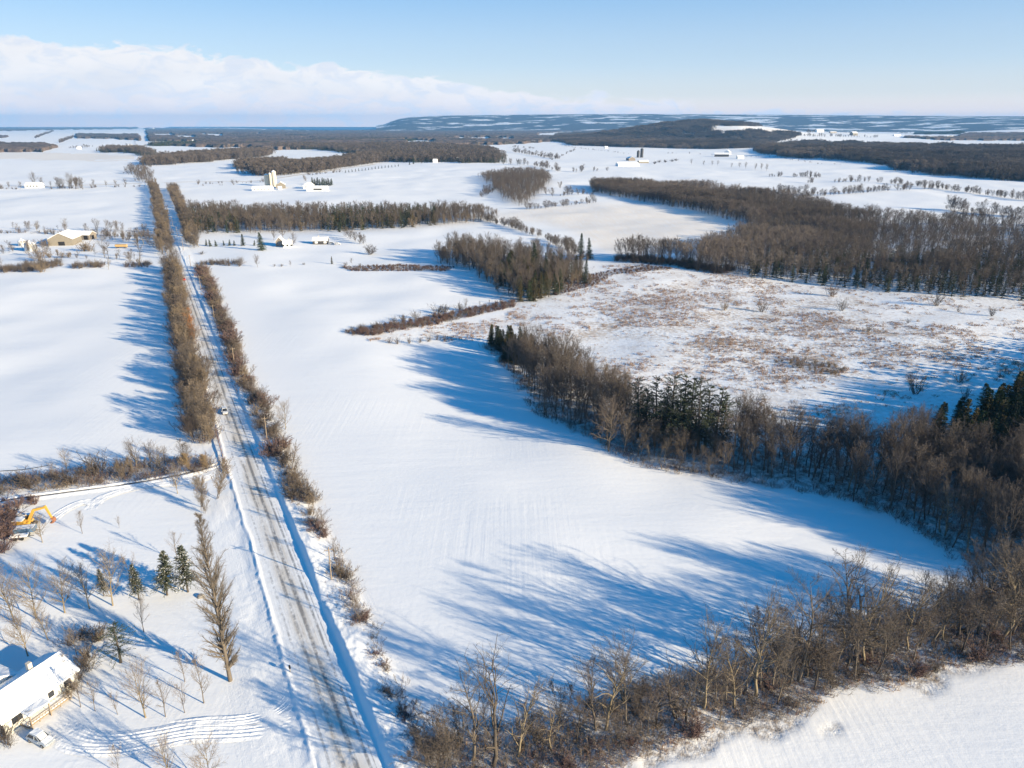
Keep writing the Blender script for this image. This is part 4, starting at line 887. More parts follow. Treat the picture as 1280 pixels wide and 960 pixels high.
for nm_, poly_, sp, key, lab, s0, s1 in [
        ('thicket', [(425, 334), (500, 331), (568, 334), (560, 339), (440, 339)], 1.6, 'shrub_red', 'low dark-red thicket along the long field\'s far edge', .4, .9),
        ('thicket', [(434, 414), (500, 404), (560, 392), (640, 376), (645, 384), (590, 395), (540, 406), (470, 419), (438, 419)], 1.7, 'shrub_red', 'rusty-red thicket strip pointing into the long field', .5, 1.3),
        ('thicket', [(690, 352), (735, 345), (800, 332), (850, 336), (770, 344), (740, 358), (690, 372)], 1.9, 'shrub_red', 'reddish scrub at the meadow\'s far left corner', .4, .9),
        ('thicket', [(1040, 470), (970, 455), (960, 445), (1010, 450), (1060, 462)], 1.8, 'shrub_tan', 'patch of rusty scrub in the middle of the weedy meadow', .3, .8),
        ('thicket', [(770, 322), (860, 328), (920, 338), (900, 343), (840, 333), (766, 327)], 2.2, 'shrub_dark', 'dark shrubby fringe in front of the big wood', .8, 1.6),
        ('thicket', [(-20, 342), (40, 340), (78, 333), (72, 328), (20, 334), (-20, 338)], 2.2, 'shrub', 'grey-brown brush along the left field below the old barn', .8, 1.5),
        ('thicket', [(85, 337), (130, 335), (132, 330), (90, 332)], 2.4, 'shrub', 'twiggy brush patch right of the old barn\'s bushes', .7, 1.4),
        ('thicket', [(160, 335), (190, 334), (190, 329), (160, 331)], 2.4, 'shrub', 'twiggy brush patch between the barn and the road', .7, 1.4),
        ('thicket', [(250, 332), (302, 332), (302, 328), (256, 328)], 2.6, 'shrub', 'brown brush strip right of the road at the field end', .8, 1.5)]:
    pp_ = fill(poly_, sp); scatter(nm_, pp_, s0 + (s1 - s0) * rs.rand(len(pp_)), [key, 'brush'], lab, 'thicket')
for i, (bx, by) in enumerate([(487, 429), (497, 430), (512, 429), (525, 428), (536, 427), (546, 425), (556, 426)]):
    x, y, z = g3(bx, by); put_one(pick('shrub'), x, y, 3 + rs.rand(), 'shrub', 'small grey shrub in the short row below the red strip, %s from the left' % ORD(i + 1), 'shrub', 'short row of grey shrubs in the field', 1.1)
for i, (bx, by, h) in enumerate([(455, 412, 3.5), (470, 410, 4), (492, 404, 4.5), (505, 402, 4), (520, 398, 5), (548, 393, 6), (556, 390, 5), (575, 388, 5), (440, 414, 3)]):
    x, y, z = g3(bx, by); put_one(pick('shrub_dark' if i % 2 else 'shrub'), x, y, h, 'shrub', 'taller brown shrub rising from the red strip, %s from the field' % ORD(i + 1), 'shrub', 'taller shrubs of the red strip', 1.3)
for i, (bx, by, ty) in enumerate([(582, 388, 372), (600, 384, 376), (612, 382, 374), (625, 380, 370)]):
    x, y, z = g3(bx, by); put_tree(PR['wood'][i], x, y, height_of(bx, by, ty), 'bare_tree', 'thin bare tree on the red strip, %s towards the grove' % ORD(i + 1), 'tree', 'thin trees on the red strip')
# meadow shrubs and weeds
for i, (bx, by, ty) in enumerate([(1144, 492, 462), (1052, 388, 368), (1200, 478, 455), (1205, 500, 480), (1170, 382, 362), (1135, 404, 396), (1085, 415, 404), (906, 388, 376), (952, 390, 374), (1250, 472, 462), (1198, 390, 381), (1240, 395, 382), (757, 464, 448), (1040, 370, 352), (1000, 460, 444)]):
    x, y, z = g3(bx, by); put_one(pick('shrub_tan' if i in (7, 12, 6) else 'shrub'), x, y, height_of(bx, by, ty), 'shrub', 'lone twiggy shrub standing in the weedy snowy meadow, %s %s' % (ORD(1 + sum(1 for q in [1144, 1052, 1200, 1205, 1170, 1135, 1085, 906, 952, 1250, 1198, 1240, 757, 1040, 1000] if q < bx)), 'from the left'), 'shrub', 'lone shrubs in the meadow')
mp = fill(MEADOW, 1.5, MEADOW_W); mx, my = proj(mp[:, 0], mp[:, 1], 0)
dens = .55 * fbm(mp[:, 0] / 22, mp[:, 1] / 22, 91, 2) + .45 * fbm(mp[:, 0] / 4.5, mp[:, 1] / 4.5, 92, 2) + .12 * inpoly(mx, my, BARE) - .10 * (my > 480) * (mx > 960); keep = rs.rand(len(mp)) < np.clip((dens - .515) * 9, .02, .97)
mp = mp[keep]; scatter('meadow_weeds', mp, .4 + 1.1 * rs.rand(len(mp)) ** 2.5, ['weed'], 'brown dead goldenrod and grass tufts poking through the meadow snow', 'weeds')
# W1 band and others with mid-size trees
w1 = fill(W1, 5.4); wx1, wy1 = proj(w1[:, 0], w1[:, 1], 0); con1 = (rs.rand(len(w1)) < np.where((wx1 > 400) & (wx1 < 545), .55, np.where(wx1 < 300, .3, .05)))
scatter('woodland', w1[~con1], .72 + .3 * rs.rand((~con1).sum()), ['lod', 'lod', 'bush_tan'], 'bare tan and brown trees of the belt beyond the farmhouses', 'woodland')
c1 = w1[con1]; c1 = c1[np.argsort(c1[:, 1])]
for i, (x, y) in enumerate(c1[:50]): put_tree(pick('conlod'), x, y, 11 + 4 * rs.rand(), 'conifer', 'green conifer packed in the tree belt beyond the farmhouses', 'conifer', 'conifers of the belt beyond the farmhouses')
scatter('woodland', c1[50:], 1.0 + .3 * rs.rand(max(0, len(c1) - 50)), ['conlod'], 'green conifers in the depth of the belt beyond the farmhouses', 'woodland')
bw = fill(BIGWOOD, 5.0); bx_, by_ = proj(bw[:, 0], bw[:, 1], 0); thin = (bx_ > 1090) & (by_ < 325); bw = bw[~thin | (rs.rand(len(bw)) < .45)]; bx_, by_ = proj(bw[:, 0], bw[:, 1], 0)
conb = rs.rand(len(bw)) < np.where((by_ > 322) & (bx_ > 930), .6, .06)
scatter_varied('woodland', bw[~conb], .62, 1.12, [(['lod_dark', 'lod'], ', its darkest stands'), (['lod', 'lod_tan'], ', its brown stands'), (['lod_tan', 'lod_pale'], ', its palest stands')], 'large bare wood beyond the weedy meadow', 'woodland')
scatter('woodland', bw[conb], .75 + .3 * rs.rand(conb.sum()), ['conlod'], 'dark evergreens low in the front of the large wood', 'woodland')
cp_ = fill(COPSE, 7); scatter('woodland', cp_, .55 + .35 * rs.rand(len(cp_)), ['lod'], 'small brown copse between the white fields', 'woodland')

def row(path, step, key, h0, h1, label, group, wide=3, name='bare_tree', cat_='tree', unique=True):
    pts = along(path, step, .9, wide)
    for i, (x, y) in enumerate(pts):
        h = h0 + (h1 - h0) * rs.rand(); pr = pick(key); lab = label + (', %s from the left' % ORD(i + 1) if unique else '')
        if 't' in pr: put_tree(pr, x, y, h, name, lab, cat_, group)
        else: put_one(pr, x, y, h, name, lab, cat_, group, 1.3)
def sized(pts_, key, name, cat_, group=None):
    for i, (bx, by, ty, w) in enumerate(pts_):
        x, y, z = g3(bx, by); h = height_of(bx, by, ty); pr = PR[key][i % len(PR[key])]
        if 't' in pr: put_tree(pr, x, y, h, name, w, cat_, group)
        else: put_one(pr, x, y, h, name, w, cat_, group, 1.4)
# around the old barn
sized([(20, 290, 278, 'bare tree behind the old barn, leftmost of the row'), (35, 290, 276, 'bare tree behind the old barn, second of the row'), (47, 290, 275, 'tall bare tree behind the old barn'), (56, 291, 282, 'small dark tree behind the barn roof'), (84, 288, 271, 'leaning bare tree behind the barn\'s long shed'),
       (108, 286, 278, 'round bare tree at the far end of the long shed'), (122, 289, 274, 'bare tree right of the long shed'), (132, 290, 273, 'dark bare tree right of the long shed'), (145, 300, 284, 'bare tree between shed and road, far left one'), (154, 302, 284, 'bare tree between shed and road, second'),
       (163, 300, 283, 'bare tree between shed and road, third'), (172, 304, 284, 'bare tree between shed and road, fourth'), (180, 306, 282, 'bare tree between shed and road, fifth'), (188, 308, 284, 'bare tree between shed and road, sixth'), (196, 312, 290, 'bare tree at the road end of the barn\'s trees'),
       (131, 322, 296, 'tall thin tree in front of the barn\'s trees'), (136, 337, 320, 'bare tree by the brush below the barn\'s trees'), (164, 334, 312, 'tall thin tree near the road below the barn'), (174, 334, 315, 'thin tree near the road, nearest one'), (212, 325, 302, 'pale leaning tree at the roadside gap by the barn'), (2, 332, 320, 'bare tree at the left edge below the barn')], 'hedge', 'bare_tree', 'tree', 'bare trees around the old barn')
sized([(55, 308, 297, 'bushy brown shrub against the barn\'s front'), (50, 326, 308, 'large rusty-brown bush below the barn, left one'), (62, 322, 312, 'rusty bush below the barn, middle one'), (78, 322, 313, 'rusty bush below the barn, right one'), (86, 322, 314, 'pale brown bush right of the rusty bushes'), (105, 314, 298, 'pale snow-dusted bush below the long shed'), (112, 314, 302, 'tan bush right of the pale snow-dusted one'), (52, 340, 326, 'tan bush at the field edge below the barn'), (120, 334, 322, 'dark twiggy bush at the field edge right of the barn')], 'shrub_tan', 'shrub', 'shrub', 'bushes around the old barn')
row([(-20, 291), (60, 292)], 9, 'brush', 2, 3, 'low brush on the fence line behind the barn', 'fence line brush behind the barn', name='shrub', cat_='shrub')
sized([(11, 236, 226, 'bare tree far left on the side road'), (26, 236, 226, 'bare tree left of the far white house'), (46, 234, 213, 'tall pale tree behind the far white house'), (52, 234, 220, 'lower pale tree behind the far white house'), (64, 234, 226, 'small dark tree right of the far white house'), (78, 236, 222, 'bushy tree left in the side road clump'), (90, 236, 214, 'tallest tree of the side road clump'), (97, 236, 222, 'tree in the middle of the side road clump'), (104, 236, 220, 'tree right in the side road clump'),
       (118, 234, 223, 'lone bare tree right of the side road clump'), (133, 234, 225, 'second lone tree along the side road'), (145, 234, 224, 'third lone tree along the side road'), (157, 234, 222, 'lone tree along the side road nearest the road')], 'wide', 'bare_tree', 'tree', 'bare trees along the left side road')
for poly_, lab in [([(72, 237), (108, 237), (107, 234), (74, 234)], 'brown brush under the side road clump'), ([(155, 218), (188, 219), (188, 214), (160, 213)], 'brown brush strip left of the far road'), ([(176, 208), (190, 209), (187, 200), (180, 200)], 'brown trees hugging the far road'), ([(168, 226), (190, 232), (190, 224), (172, 222)], 'brown brush near the crossroads')]:
    pp_ = fill(poly_, 7); scatter('thicket', pp_, .5 + .6 * rs.rand(len(pp_)), ['lod', 'shrub'], lab, 'thicket')
for path_, st_p, lab in [([(112, 296), (150, 300), (205, 306)], 3.5, 'thin brown trees filling the ground between the old barn and the road'), ([(-20, 318), (30, 312), (60, 318), (100, 322), (190, 326)], 5, 'scattered brown scrub in the farmyard below the old barn'), ([(0, 287), (60, 288), (130, 288), (200, 290)], 6, 'thin tree row on the fence line behind the old barn')]:
    pp_ = along(path_, st_p, 1.6, 16); pp_ = pp_[rs.rand(len(pp_)) < .75]; scatter('tree_line', pp_, .25 + .7 * rs.rand(len(pp_)) ** 1.3, ['bush_tree', 'bush_tan', 'lod'], lab, 'tree line')
# farmhouse lane: conifers and trees right of the road
for i, (bx, by, ty) in enumerate([(258, 307, 299), (263, 308, 299), (270, 308, 300), (280, 307, 300), (287, 307, 299), (293, 307, 300), (304, 307, 292), (318, 307, 300), (327, 313, 290)]):
    x, y, z = g3(bx, by); put_tree(PR['spruce'][i % 3], x, y, height_of(bx, by, ty), 'spruce', ('small dark spruce in the row right of the road, %s from the left' % ORD(i + 1)) if i < 8 else 'tall pointed spruce left of the farmhouse', 'spruce', 'spruces left of the farmhouse', flatc=1.25)
x, y, z = g3(252, 318); put_one(PR['shrub_dark'][0], x, y, 3, 'shrub', 'dark low bush beside the road below the spruce row', 'shrub', None, 1.6)
sized([(342, 300, 286, 'bare tree behind the farmhouse, left one'), (354, 300, 272, 'tall tan tree rising behind the farmhouse'), (366, 308, 289, 'spreading bare tree in front of the farmhouse'), (322, 334, 317, 'round bare tree on the field edge below the farmhouse'), (363, 333, 325, 'small bush tree on the field edge below the farmhouse'), (440, 330, 321, 'small bare tree right on the field edge')], 'wide', 'bare_tree', 'tree', 'trees around the farmhouse')
sized([(299, 333, 326, 'bush on the field edge, left of the round tree'), (343, 333, 329, 'low dark bush on the field edge, first right of the round tree'), (352, 333, 329, 'low bush on the field edge, second right of the round tree'), (380, 331, 327, 'low brown bush on the field edge, third right'), (432, 332, 326, 'low bush left of the last small tree on the field edge'), (450, 333, 328, 'low bush right of the last small tree on the field edge')], 'shrub', 'shrub', 'shrub', 'bushes on the field edge below the farmhouse')
sized([(415, 330, 320, 'small olive-green conifer on the field edge below the farmhouse')], 'olive', 'conifer', 'conifer')
sized([(463, 318, 303, 'dark brown cone-shaped dense bush alone in the snow')], 'shrub_dark', 'shrub', 'shrub')
sized([(424, 290, 276, 'dark conifer at the top of the short tree belt'), (413, 287, 283, 'tiny conifer left of the short tree belt')], 'spruce', 'conifer', 'conifer')
sized([(432, 296, 282, 'grey bushy tree in the short belt below the dark conifer, first'), (438, 299, 284, 'grey bushy tree in the short belt, second'), (444, 302, 287, 'grey bushy tree in the short belt, third'), (450, 305, 290, 'grey bushy tree in the short belt, fourth'), (454, 305, 292, 'grey bushy tree at the short belt\'s near end')], 'bush_tree', 'bare_tree', 'tree', 'grey trees of the short belt')
# young evergreens in a line on the hill
nr_ = 0
for a0, a1, n in (((432, 216), (498, 208), 17), ((527, 204), (545, 202), 6)):
    for k in range(n):
        nr_ += 1; x, y, z = g3(a0[0] + (a1[0] - a0[0]) * k / (n - 1), a0[1] + (a1[1] - a0[1]) * k / (n - 1))
        put_one(dict(m=None, h=1), 0, 0, 1, 'x', '', '') if False else put_tree(PR['cedar'][k % 3], x, y, 5 + rs.rand(), 'cedar', 'small dark evergreen in the planted line on the hill, %s from the left' % ORD(nr_), 'evergreen', 'planted line of evergreens on the hill', flatc=1.5)
sized([(517, 205, 196, 'tall dark conifer beside the planted evergreen line'), (512, 206, 201, 'shorter conifer at the planted line\'s gap')], 'spruce', 'conifer', 'conifer')
for i in range(9):
    x, y, z = g3(391 + i * 2.9, 231 + (i % 2)); put_tree(PR['spruce'][i % 3], x, y, 10 + rs.rand() * 2, 'spruce', 'dark spruce of the windbreak behind the white farm buildings, %s from the left' % ORD(i + 1), 'spruce', 'windbreak spruces at the white farm', flatc=1.5)
sized([(383, 227, 218, 'bushy brown tree left of the white farm windbreak'), (700, 236, 226, 'rusty bushy tree alone in the white field'), (661, 214, 208, 'small bare tree left in the white fields'), (683, 243, 232, 'bare tree at the copse\'s right end')], 'bush_tan', 'bare_tree', 'tree')
sized([(720, 216, 210, 'round bush in the white field near the copse'), (864, 206, 198, 'round grey tree in the far white field'), (880, 207, 200, 'grey tree in the far field row, first'), (890, 207, 200, 'grey tree in the far field row, second'), (897, 207, 200, 'grey tree in the far field row, third'), (914, 210, 203, 'grey tree in the far field row, fourth'), (924, 210, 202, 'grey tree in the far field row, fifth'), (932, 211, 202, 'grey tree in the far field row, sixth'), (944, 213, 203, 'grey tree in the far field row, seventh'), (952, 213, 203, 'grey tree in the far field row, eighth'), (958, 214, 204, 'grey tree in the far field row, ninth')], 'wide', 'bare_tree', 'tree', 'grey trees in the far white field')
for lab, path, step, key, s0, s1 in [
        ('line of bare trees across the white field, upper right', [(962, 221), (1028, 222)], 5, 'bush_tree', .5, .8), ('tree line between the upper right white fields', [(1000, 229), (1048, 228), (1090, 227), (1180, 237), (1250, 246), (1300, 252)], 6, 'bush_tree', .5, .85),
        ('second tree line along the curved white field', [(968, 238), (1028, 245), (1100, 239), (1180, 236)], 6, 'bush_tree', .55, .9), ('thin tree line below the curved white field', [(1180, 262), (1240, 268), (1300, 272)], 5, 'bush_tree', .8, 1.1),
        ('hedge between the two left middle fields', [(642, 262), (680, 261), (720, 256), (765, 251)], 6, 'bush_tree', .35, .75), ('scattered hedge trees near the crossroads', [(250, 232), (300, 231)], 14, 'shrub', .8, 1.2),
        ('hedge line from the grove up to the belt', [(600, 274), (640, 285), (680, 297), (712, 312), (735, 330)], 3.2, 'bush_tree', .35, .75), ('fence line brush on the white field', [(642, 186), (690, 200), (720, 187)], 24, 'shrub', .8, 1.5),
        ('hedge across the far middle fields', [(640, 184), (668, 186)], 12, 'bush_tree', .5, .8), ('weedy fence line in the long far field', [(700, 182), (780, 192), (860, 192), (960, 196), (1050, 206)], 26, 'shrub', .6, 1.2),
        ('small hedge across the far left field', [(44, 173), (67, 164)], 20, 'bush_tree', 1, 1.4), ('second small hedge across the far left field', [(75, 179), (91, 172)], 20, 'bush_tree', 1, 1.4), ('scattered trees in the far left field', [(95, 182), (170, 184)], 40, 'bush_tree', .6, 1),
        ('faint tree line in the far white fields, nearest the copse', [(628, 206), (668, 207), (700, 215), (760, 214)], 16, 'bush_tree', .6, 1.1), ('tree line below the forested hill', [(640, 190), (660, 193), (700, 199)], 14, 'bush_tree', .7, 1.2),
        ('hedge across the far upper right fields', [(900, 176), (960, 175.5), (1010, 177)], 24, 'bush_tree', .8, 1.4), ('scattered trees upper right near the tan building', [(1000, 170), (1060, 171), (1100, 172.5)], 24, 'bush_tree', 1, 1.6),
        ('tree line beside the white fields upper right', [(1010, 166), (1080, 164), (1140, 167)], 45, 'bush_tree', 1, 1.8), ('weedy hedge along the left field above the beige strip', [(80, 186), (130, 183), (178, 184)], 22, 'bush_tree', .7, 1.2),
        ('brush along the left side road', [(-30, 236), (60, 236.5), (120, 234.5), (185, 233)], 9, 'shrub', .8, 1.5), ('brush along the right side road', [(215, 231), (300, 228.5), (330, 227.5)], 10, 'shrub', .8, 1.6),
        ('brush on the fence line of the left middle field', [(-20, 291), (60, 292), (140, 296), (200, 296)], 5, 'shrub', .7, 1.5), ('weedy strip along the silo farm lane', [(350, 218), (390, 219), (430, 215)], 12, 'shrub', .8, 1.5),
        ('trees between the copse and the striped field', [(640, 224), (618, 238), (600, 247)], 8, 'bush_tree', .5, 1.0), ('hedge trees on the pale round field', [(690, 246), (730, 243), (745, 240)], 8, 'bush_tree', .5, 1.0),
        ('brush beside the pond edge of the grove', [(590, 258), (610, 262), (622, 268)], 5, 'shrub', .8, 1.3)]:
    pp_ = along(path, step * .7, 1.6, 9); pp_ = pp_[fbm(pp_[:, 0] / 25, pp_[:, 1] / 25, 7, 2) > .38]; scatter('tree_line', pp_, 1.3 * rs.choice([.5, .8, 1.0, 1.25], len(pp_)) * (s0 + (s1 - s0) * rs.rand(len(pp_))), [key], lab, 'tree line')

# far woods, one object each
FAR = [('forested hill in front of the blue escarpment', [(690, 175), (720, 182), (800, 184.5), (880, 186.5), (945, 185), (960, 180), (1000, 170), (985, 166), (900, 167), (880, 158), (980, 158), (960, 150), (800, 149), (770, 158), (740, 166), (700, 168)], 'clump', 34),
       ('wooded hollow upper right beyond the curved field', [(945, 191), (990, 197), (1040, 199), (1100, 206), (1170, 219), (1280, 227), (1420, 234), (1420, 190), (1280, 188), (1200, 185), (1100, 182), (1000, 179), (955, 185)], 'clump', 31),
       ('long brown wood strip right of the far road', [(194, 207), (260, 202), (332, 195), (332, 190), (290, 191), (200, 200)], 'clump', 26),
       ('oval brown copse in the white field above the silos', [(305, 211), (322, 212), (345, 210), (350, 206), (330, 204), (308, 207)], 'clump', 20),
       ('winding wood strip above the silos', [(310, 219), (345, 219), (390, 215), (440, 207), (484, 201), (470, 196), (435, 201), (400, 207), (372, 210), (340, 215), (312, 215)], 'clump', 22),
       ('large mixed wood with houses beyond the planted line', [(445, 192), (484, 202), (520, 203), (560, 203), (622, 204), (622, 194), (604, 186), (560, 184), (500, 182), (440, 183), (345, 182), (345, 187), (400, 187)], 'clump_mix', 28),
       ('evergreen strip beside the far road', [(130, 191), (160, 190), (187, 195), (187, 191), (170, 187), (130, 188)], 'clump_mix', 26),
       ('dark evergreens upper right beyond the white farms', [(1145, 168), (1205, 168), (1205, 165), (1145, 165)], 'clump_con', 40),
       ('dark evergreen block right of the far road', [(188, 183), (240, 182), (292, 181), (292, 178.5), (230, 178.5), (190, 179)], 'clump_con', 30),
       ('dark evergreen block far centre below the lake', [(400, 177), (470, 178), (520, 176.5), (516, 173.5), (430, 173.5)], 'clump_con', 40),
       ('evergreens around the houses in the mixed wood', [(556, 200), (600, 201), (622, 202), (620, 193), (590, 190), (560, 192)], 'clump_con', 44)]
for lab, poly_, key, sp in FAR:
    pp_ = fill(poly_, sp, rag=.3)
    if key == 'clump' and len(pp_) > 400: scatter_varied('woodland', pp_, .75, 1.5, [(['clump_dark'], ', darkest stands'), (['clump_dark', 'clump'], ', brown stands'), (['clump', 'clump_light'], ', palest stands')], lab, 'woodland', -1.0, 160.0)
    else: scatter('woodland', pp_, .85 + .55 * rs.rand(len(pp_)), [key], lab, 'woodland', -1.0)
def canopy(lab, poly_, h, mat, dx=.9, dy=.3):
    P = np.array(poly_, float); xs_ = np.arange(P[:, 0].min() - 2, P[:, 0].max() + 2, dx); ys_ = np.arange(max(P[:, 1].min() - 1, HZ + .7), P[:, 1].max() + 1, dy)
    A, B = np.meshgrid(xs_, ys_); x, y, z = G(A, B); jx = A + (vnoise(A / 9, B, 3) - .5) * 5; jy = B + (vnoise(A / 6, B / 2, 4) - .5) * 1.2; m = inpoly(jx, jy, P)
    for g_ in GAPS: m &= ~inpoly(jx, jy, g_)
    zz = z + m * h * (.55 + .5 * vnoise(x / 17, y / 60, 7) + .3 * vnoise(x / 120, y / 300, 8)) - (~m) * 3
    V = np.stack([x.ravel(), y.ravel(), zz.ravel()], 1); nx = len(xs_); i = (np.arange(len(ys_) - 1)[:, None] * nx + np.arange(nx - 1)[None])
    ok = (m[:-1, :-1] | m[1:, :-1] | m[:-1, 1:] | m[1:, 1:]); i = i[ok]
    me = mesh_np('far_forest', V, np.stack([i, i + nx, i + nx + 1, i + 1], 1), 4, [mat]); o = link('far_forest', me); tag(o, lab, 'forest', kind='stuff')
def canopy_mat(name, c1, c2, snowy=.0):
    m, nt, b = new_mat(name); g = nt.nodes.new('ShaderNodeNewGeometry'); pos = g.outputs['Position']
    n1 = noise(nt, pos, .03, 5, .7); n2 = noise(nt, pos, .004, 3, .6)
    c = mixc(nt, ramp(nt, n1, [(.35, 0.0), (.65, 1.0)]), c1, c2); c = mixc(nt, ramp(nt, n2, [(.5, 0.0), (.6, .7)]), c, (.06, .065, .05))
    nt.links.new(c, b.inputs['Base Color']); b.inputs['Roughness'].default_value = 1; b.inputs['Specular IOR Level'].default_value = 0
    nt.links.new(bump(nt, n1, 1.0, 8), b.inputs['Normal']); return m
M['canopy'] = canopy_mat('bare_canopy', (.13, .10, .085), (.24, .18, .14))
GAPS = [[(193, 167), (216, 167), (216, 170), (194, 170)], [(218, 169.5), (243, 170), (243, 173), (222, 172)], [(250, 167), (278, 168), (278, 170.5), (252, 169.5)], [(185, 176), (245, 177), (245, 181), (220, 182), (187, 180)],
        [(264, 185), (290, 184), (313, 184), (313, 187), (280, 189)], [(505, 175), (542, 175.5), (542, 179), (510, 179)], [(566, 171.5), (611, 171.5), (611, 174.5), (570, 174)], [(581, 162.5), (600, 162.5), (600, 164), (581, 164)], [(622, 172), (640, 172), (640, 175), (622, 174)],
        [(672, 166.5), (700, 165), (728, 164.5), (724, 168), (690, 170.5), (672, 170)], [(313, 166.5), (325, 166.5), (325, 167.6), (313, 167.5)], [(376, 172), (392, 172), (392, 173.6), (376, 173.6)], [(440, 168), (470, 168.5), (470, 169.3), (440, 169)]]
CAN = [('skyline forest on the far left', [(-60, 158.0), (170, 158.9), (172, 161), (100, 161.6), (40, 163), (-60, 165.5)], 15),
       ('brown forest country between the road and the lake', [(181, 160.2), (260, 160.5), (400, 163.8), (480, 162.6), (560, 160.8), (640, 160), (820, 159.2), (800, 164), (730, 170), (700, 173), (690, 177), (640, 180.5), (440, 185), (345, 187.5), (316, 186), (300, 184), (290, 185), (190, 181.5), (187, 176)], 12),
       ('forest strip left of the far road below the skyline', [(94, 167.5), (140, 168), (172, 167.5), (176, 172), (176, 175.5), (140, 173.5), (94, 173)], 11),
       ('brown forest line on the right skyline', [(975, 157), (1000, 155), (1090, 155), (1145, 157), (1145, 159.5), (1060, 159.8), (975, 159.5)], 30),
       ('wooded rise at the far right skyline', [(1215, 150), (1300, 148), (1300, 159), (1240, 159)], 13),
       ('brown scrub belt upper right', [(1130, 171), (1195, 171.6), (1206, 167), (1300, 166), (1300, 176), (1180, 175), (1130, 172.5)], 9),
       ('oval brown wood on the far left field', [(-40, 190), (50, 190), (73, 184.5), (62, 181), (0, 180), (-40, 182)], 11),
       ('small brown wood at the far left edge', [(-40, 169.5), (10, 170), (8, 172.5), (-40, 173)], 9)]
CAN_W = []
for lab, poly_, h in CAN: canopy(lab, poly_, h, M['canopy'])

# ------------------------------------------------------------------ the lake and the escarpment
def sheet(name, pts, z, mat):
    me = bpy.data.meshes.new(name); me.from_pydata([(p[0], p[1], z) for p in pts], [], [tuple(range(len(pts)))]); me.materials.append(mat); o = link(name, me); tag(o, kind='structure'); return o
lk = []
for px, py in [(215, 158.6), (300, 160.3), (380, 162.8), (430, 163.6), (480, 162), (560, 160.5), (640, 159)]:
    x, y = flat(px, py); lk.append((float(x), float(y)))
for px, r in ((640, 27400), (200, 27400)):
    dx, dy, _ = ray(px, HZ); k = r / math.hypot(dx, dy); lk.append((float(dx * k), float(dy * k)))
o = sheet('lake', lk, 6.0, M['lake'])
def hills():
    sil = [(470, 157.2), (480, 155.5), (490, 151.5), (500, 148.5), (512, 146.6), (530, 145.6), (560, 144.6), (620, 143.8), (700, 143), (780, 142.6), (860, 142.8), (900, 143.2), (980, 143.6), (1100, 144.6), (1280, 145.5), (1700, 147)]
    xs_ = np.arange(470, 1700, 1.5); top = np.interp(xs_, [s[0] for s in sil], [s[1] for s in sil]); rr = np.concatenate([np.linspace(12200, 16500, 46), [19000, 24000]])
    dx, dy, dz = ray(xs_, top); hy = np.hypot(dx, dy); sl = dz / hy
    A, B = np.meshgrid(np.arange(len(xs_)), rr); ux, uy = dx[A] / hy[A], dy[A] / hy[A]
    Ht = CH + sl[A] * 16500; x = ux * B; y = uy * B
    t = np.clip((B - 12300) / 4200, 0, 1); wv = .25 * (fbm(x / 1800, y / 1800, 5, 3) - .5)
    p = sstep(t + wv * (1 - t) * 2 * (t > 0), .0, 1.0) * .55 + .45 * t
    z = Ht * p * (1 + .02 * (fbm(x / 700, y / 700, 9, 3) - .5)) - 2 * (B > 16600) * (B - 16500) * .01
    z = np.where(t <= 0, 1.0, z)
    V = np.stack([x.ravel(), y.ravel(), z.ravel()], 1); nx = len(xs_); i = (np.arange(len(rr) - 1)[:, None] * nx + np.arange(nx - 1)[None]).ravel()
    m, nt, b = new_mat('escarpment'); g = nt.nodes.new('ShaderNodeNewGeometry'); pos = g.outputs['Position']
    n1 = noise(nt, mapping(nt, pos, (.0017, .0027, .007)), 1.0, 5, .6); n2 = noise(nt, pos, .01, 5, .7)
    c = mixc(nt, n2, (.04, .04, .045), (.12, .10, .09)); c = mixc(nt, ramp(nt, n1, [(.535, 0.0), (.58, .95)]), c, (.85, .86, .87))
    nt.links.new(c, b.inputs['Base Color']); b.inputs['Roughness'].default_value = 1; b.inputs['Specular IOR Level'].default_value = 0
    nt.links.new(bump(nt, n2, 1.0, 30), b.inputs['Normal'])
    me = mesh_np('hills', V, np.stack([i, i + 1, i + 1 + nx, i + nx], 1), 4, [m], smooth=True); o = link('hills', me); tag(o, kind='structure')
hills()
# ================================================================== BUILDINGS, VEHICLES, POLES
def roof_prism(L, W, h, rh, over=.45, th=.28, name='roof', mat=None, parent=None):
    hw = W / 2 + over; k = rh / (W / 2); ze = h - over * k; hl = L / 2 + over
    prof = [(-hw, ze), (0, h + rh), (hw, ze), (hw, ze + th), (0, h + rh + th * 1.15), (-hw, ze + th)]
    v = [(-hl, y, z + .004) for y, z in prof] + [(hl, y, z + .004) for y, z in prof]
    f = [(0, 1, 4, 5), (1, 2, 3, 4), (6, 11, 10, 7), (7, 10, 9, 8)] + [(i, (i + 1) % 6 + 0, (i + 1) % 6 + 6, i + 6) for i in range(6)]
    mb = MB(); mb.v = v; mb.f = f; o = mb.build(name, mat or M['snow'], parent); return o
def gable_walls(L, W, h, rh, name, mat, parent):
    v = []
    for x in (-L / 2, L / 2): v += [(x, -W / 2, -.6), (x, W / 2, -.6), (x, W / 2, h), (x, 0, h + rh), (x, -W / 2, h)]
    f = [(0, 1, 2, 3, 4)[::-1], (5, 6, 7, 8, 9)] + [(i, (i + 1) % 5, (i + 1) % 5 + 5, i + 5) for i in range(5)]
    mb = MB(); mb.v = v; mb.f = f; return mb.build(name, mat, parent)
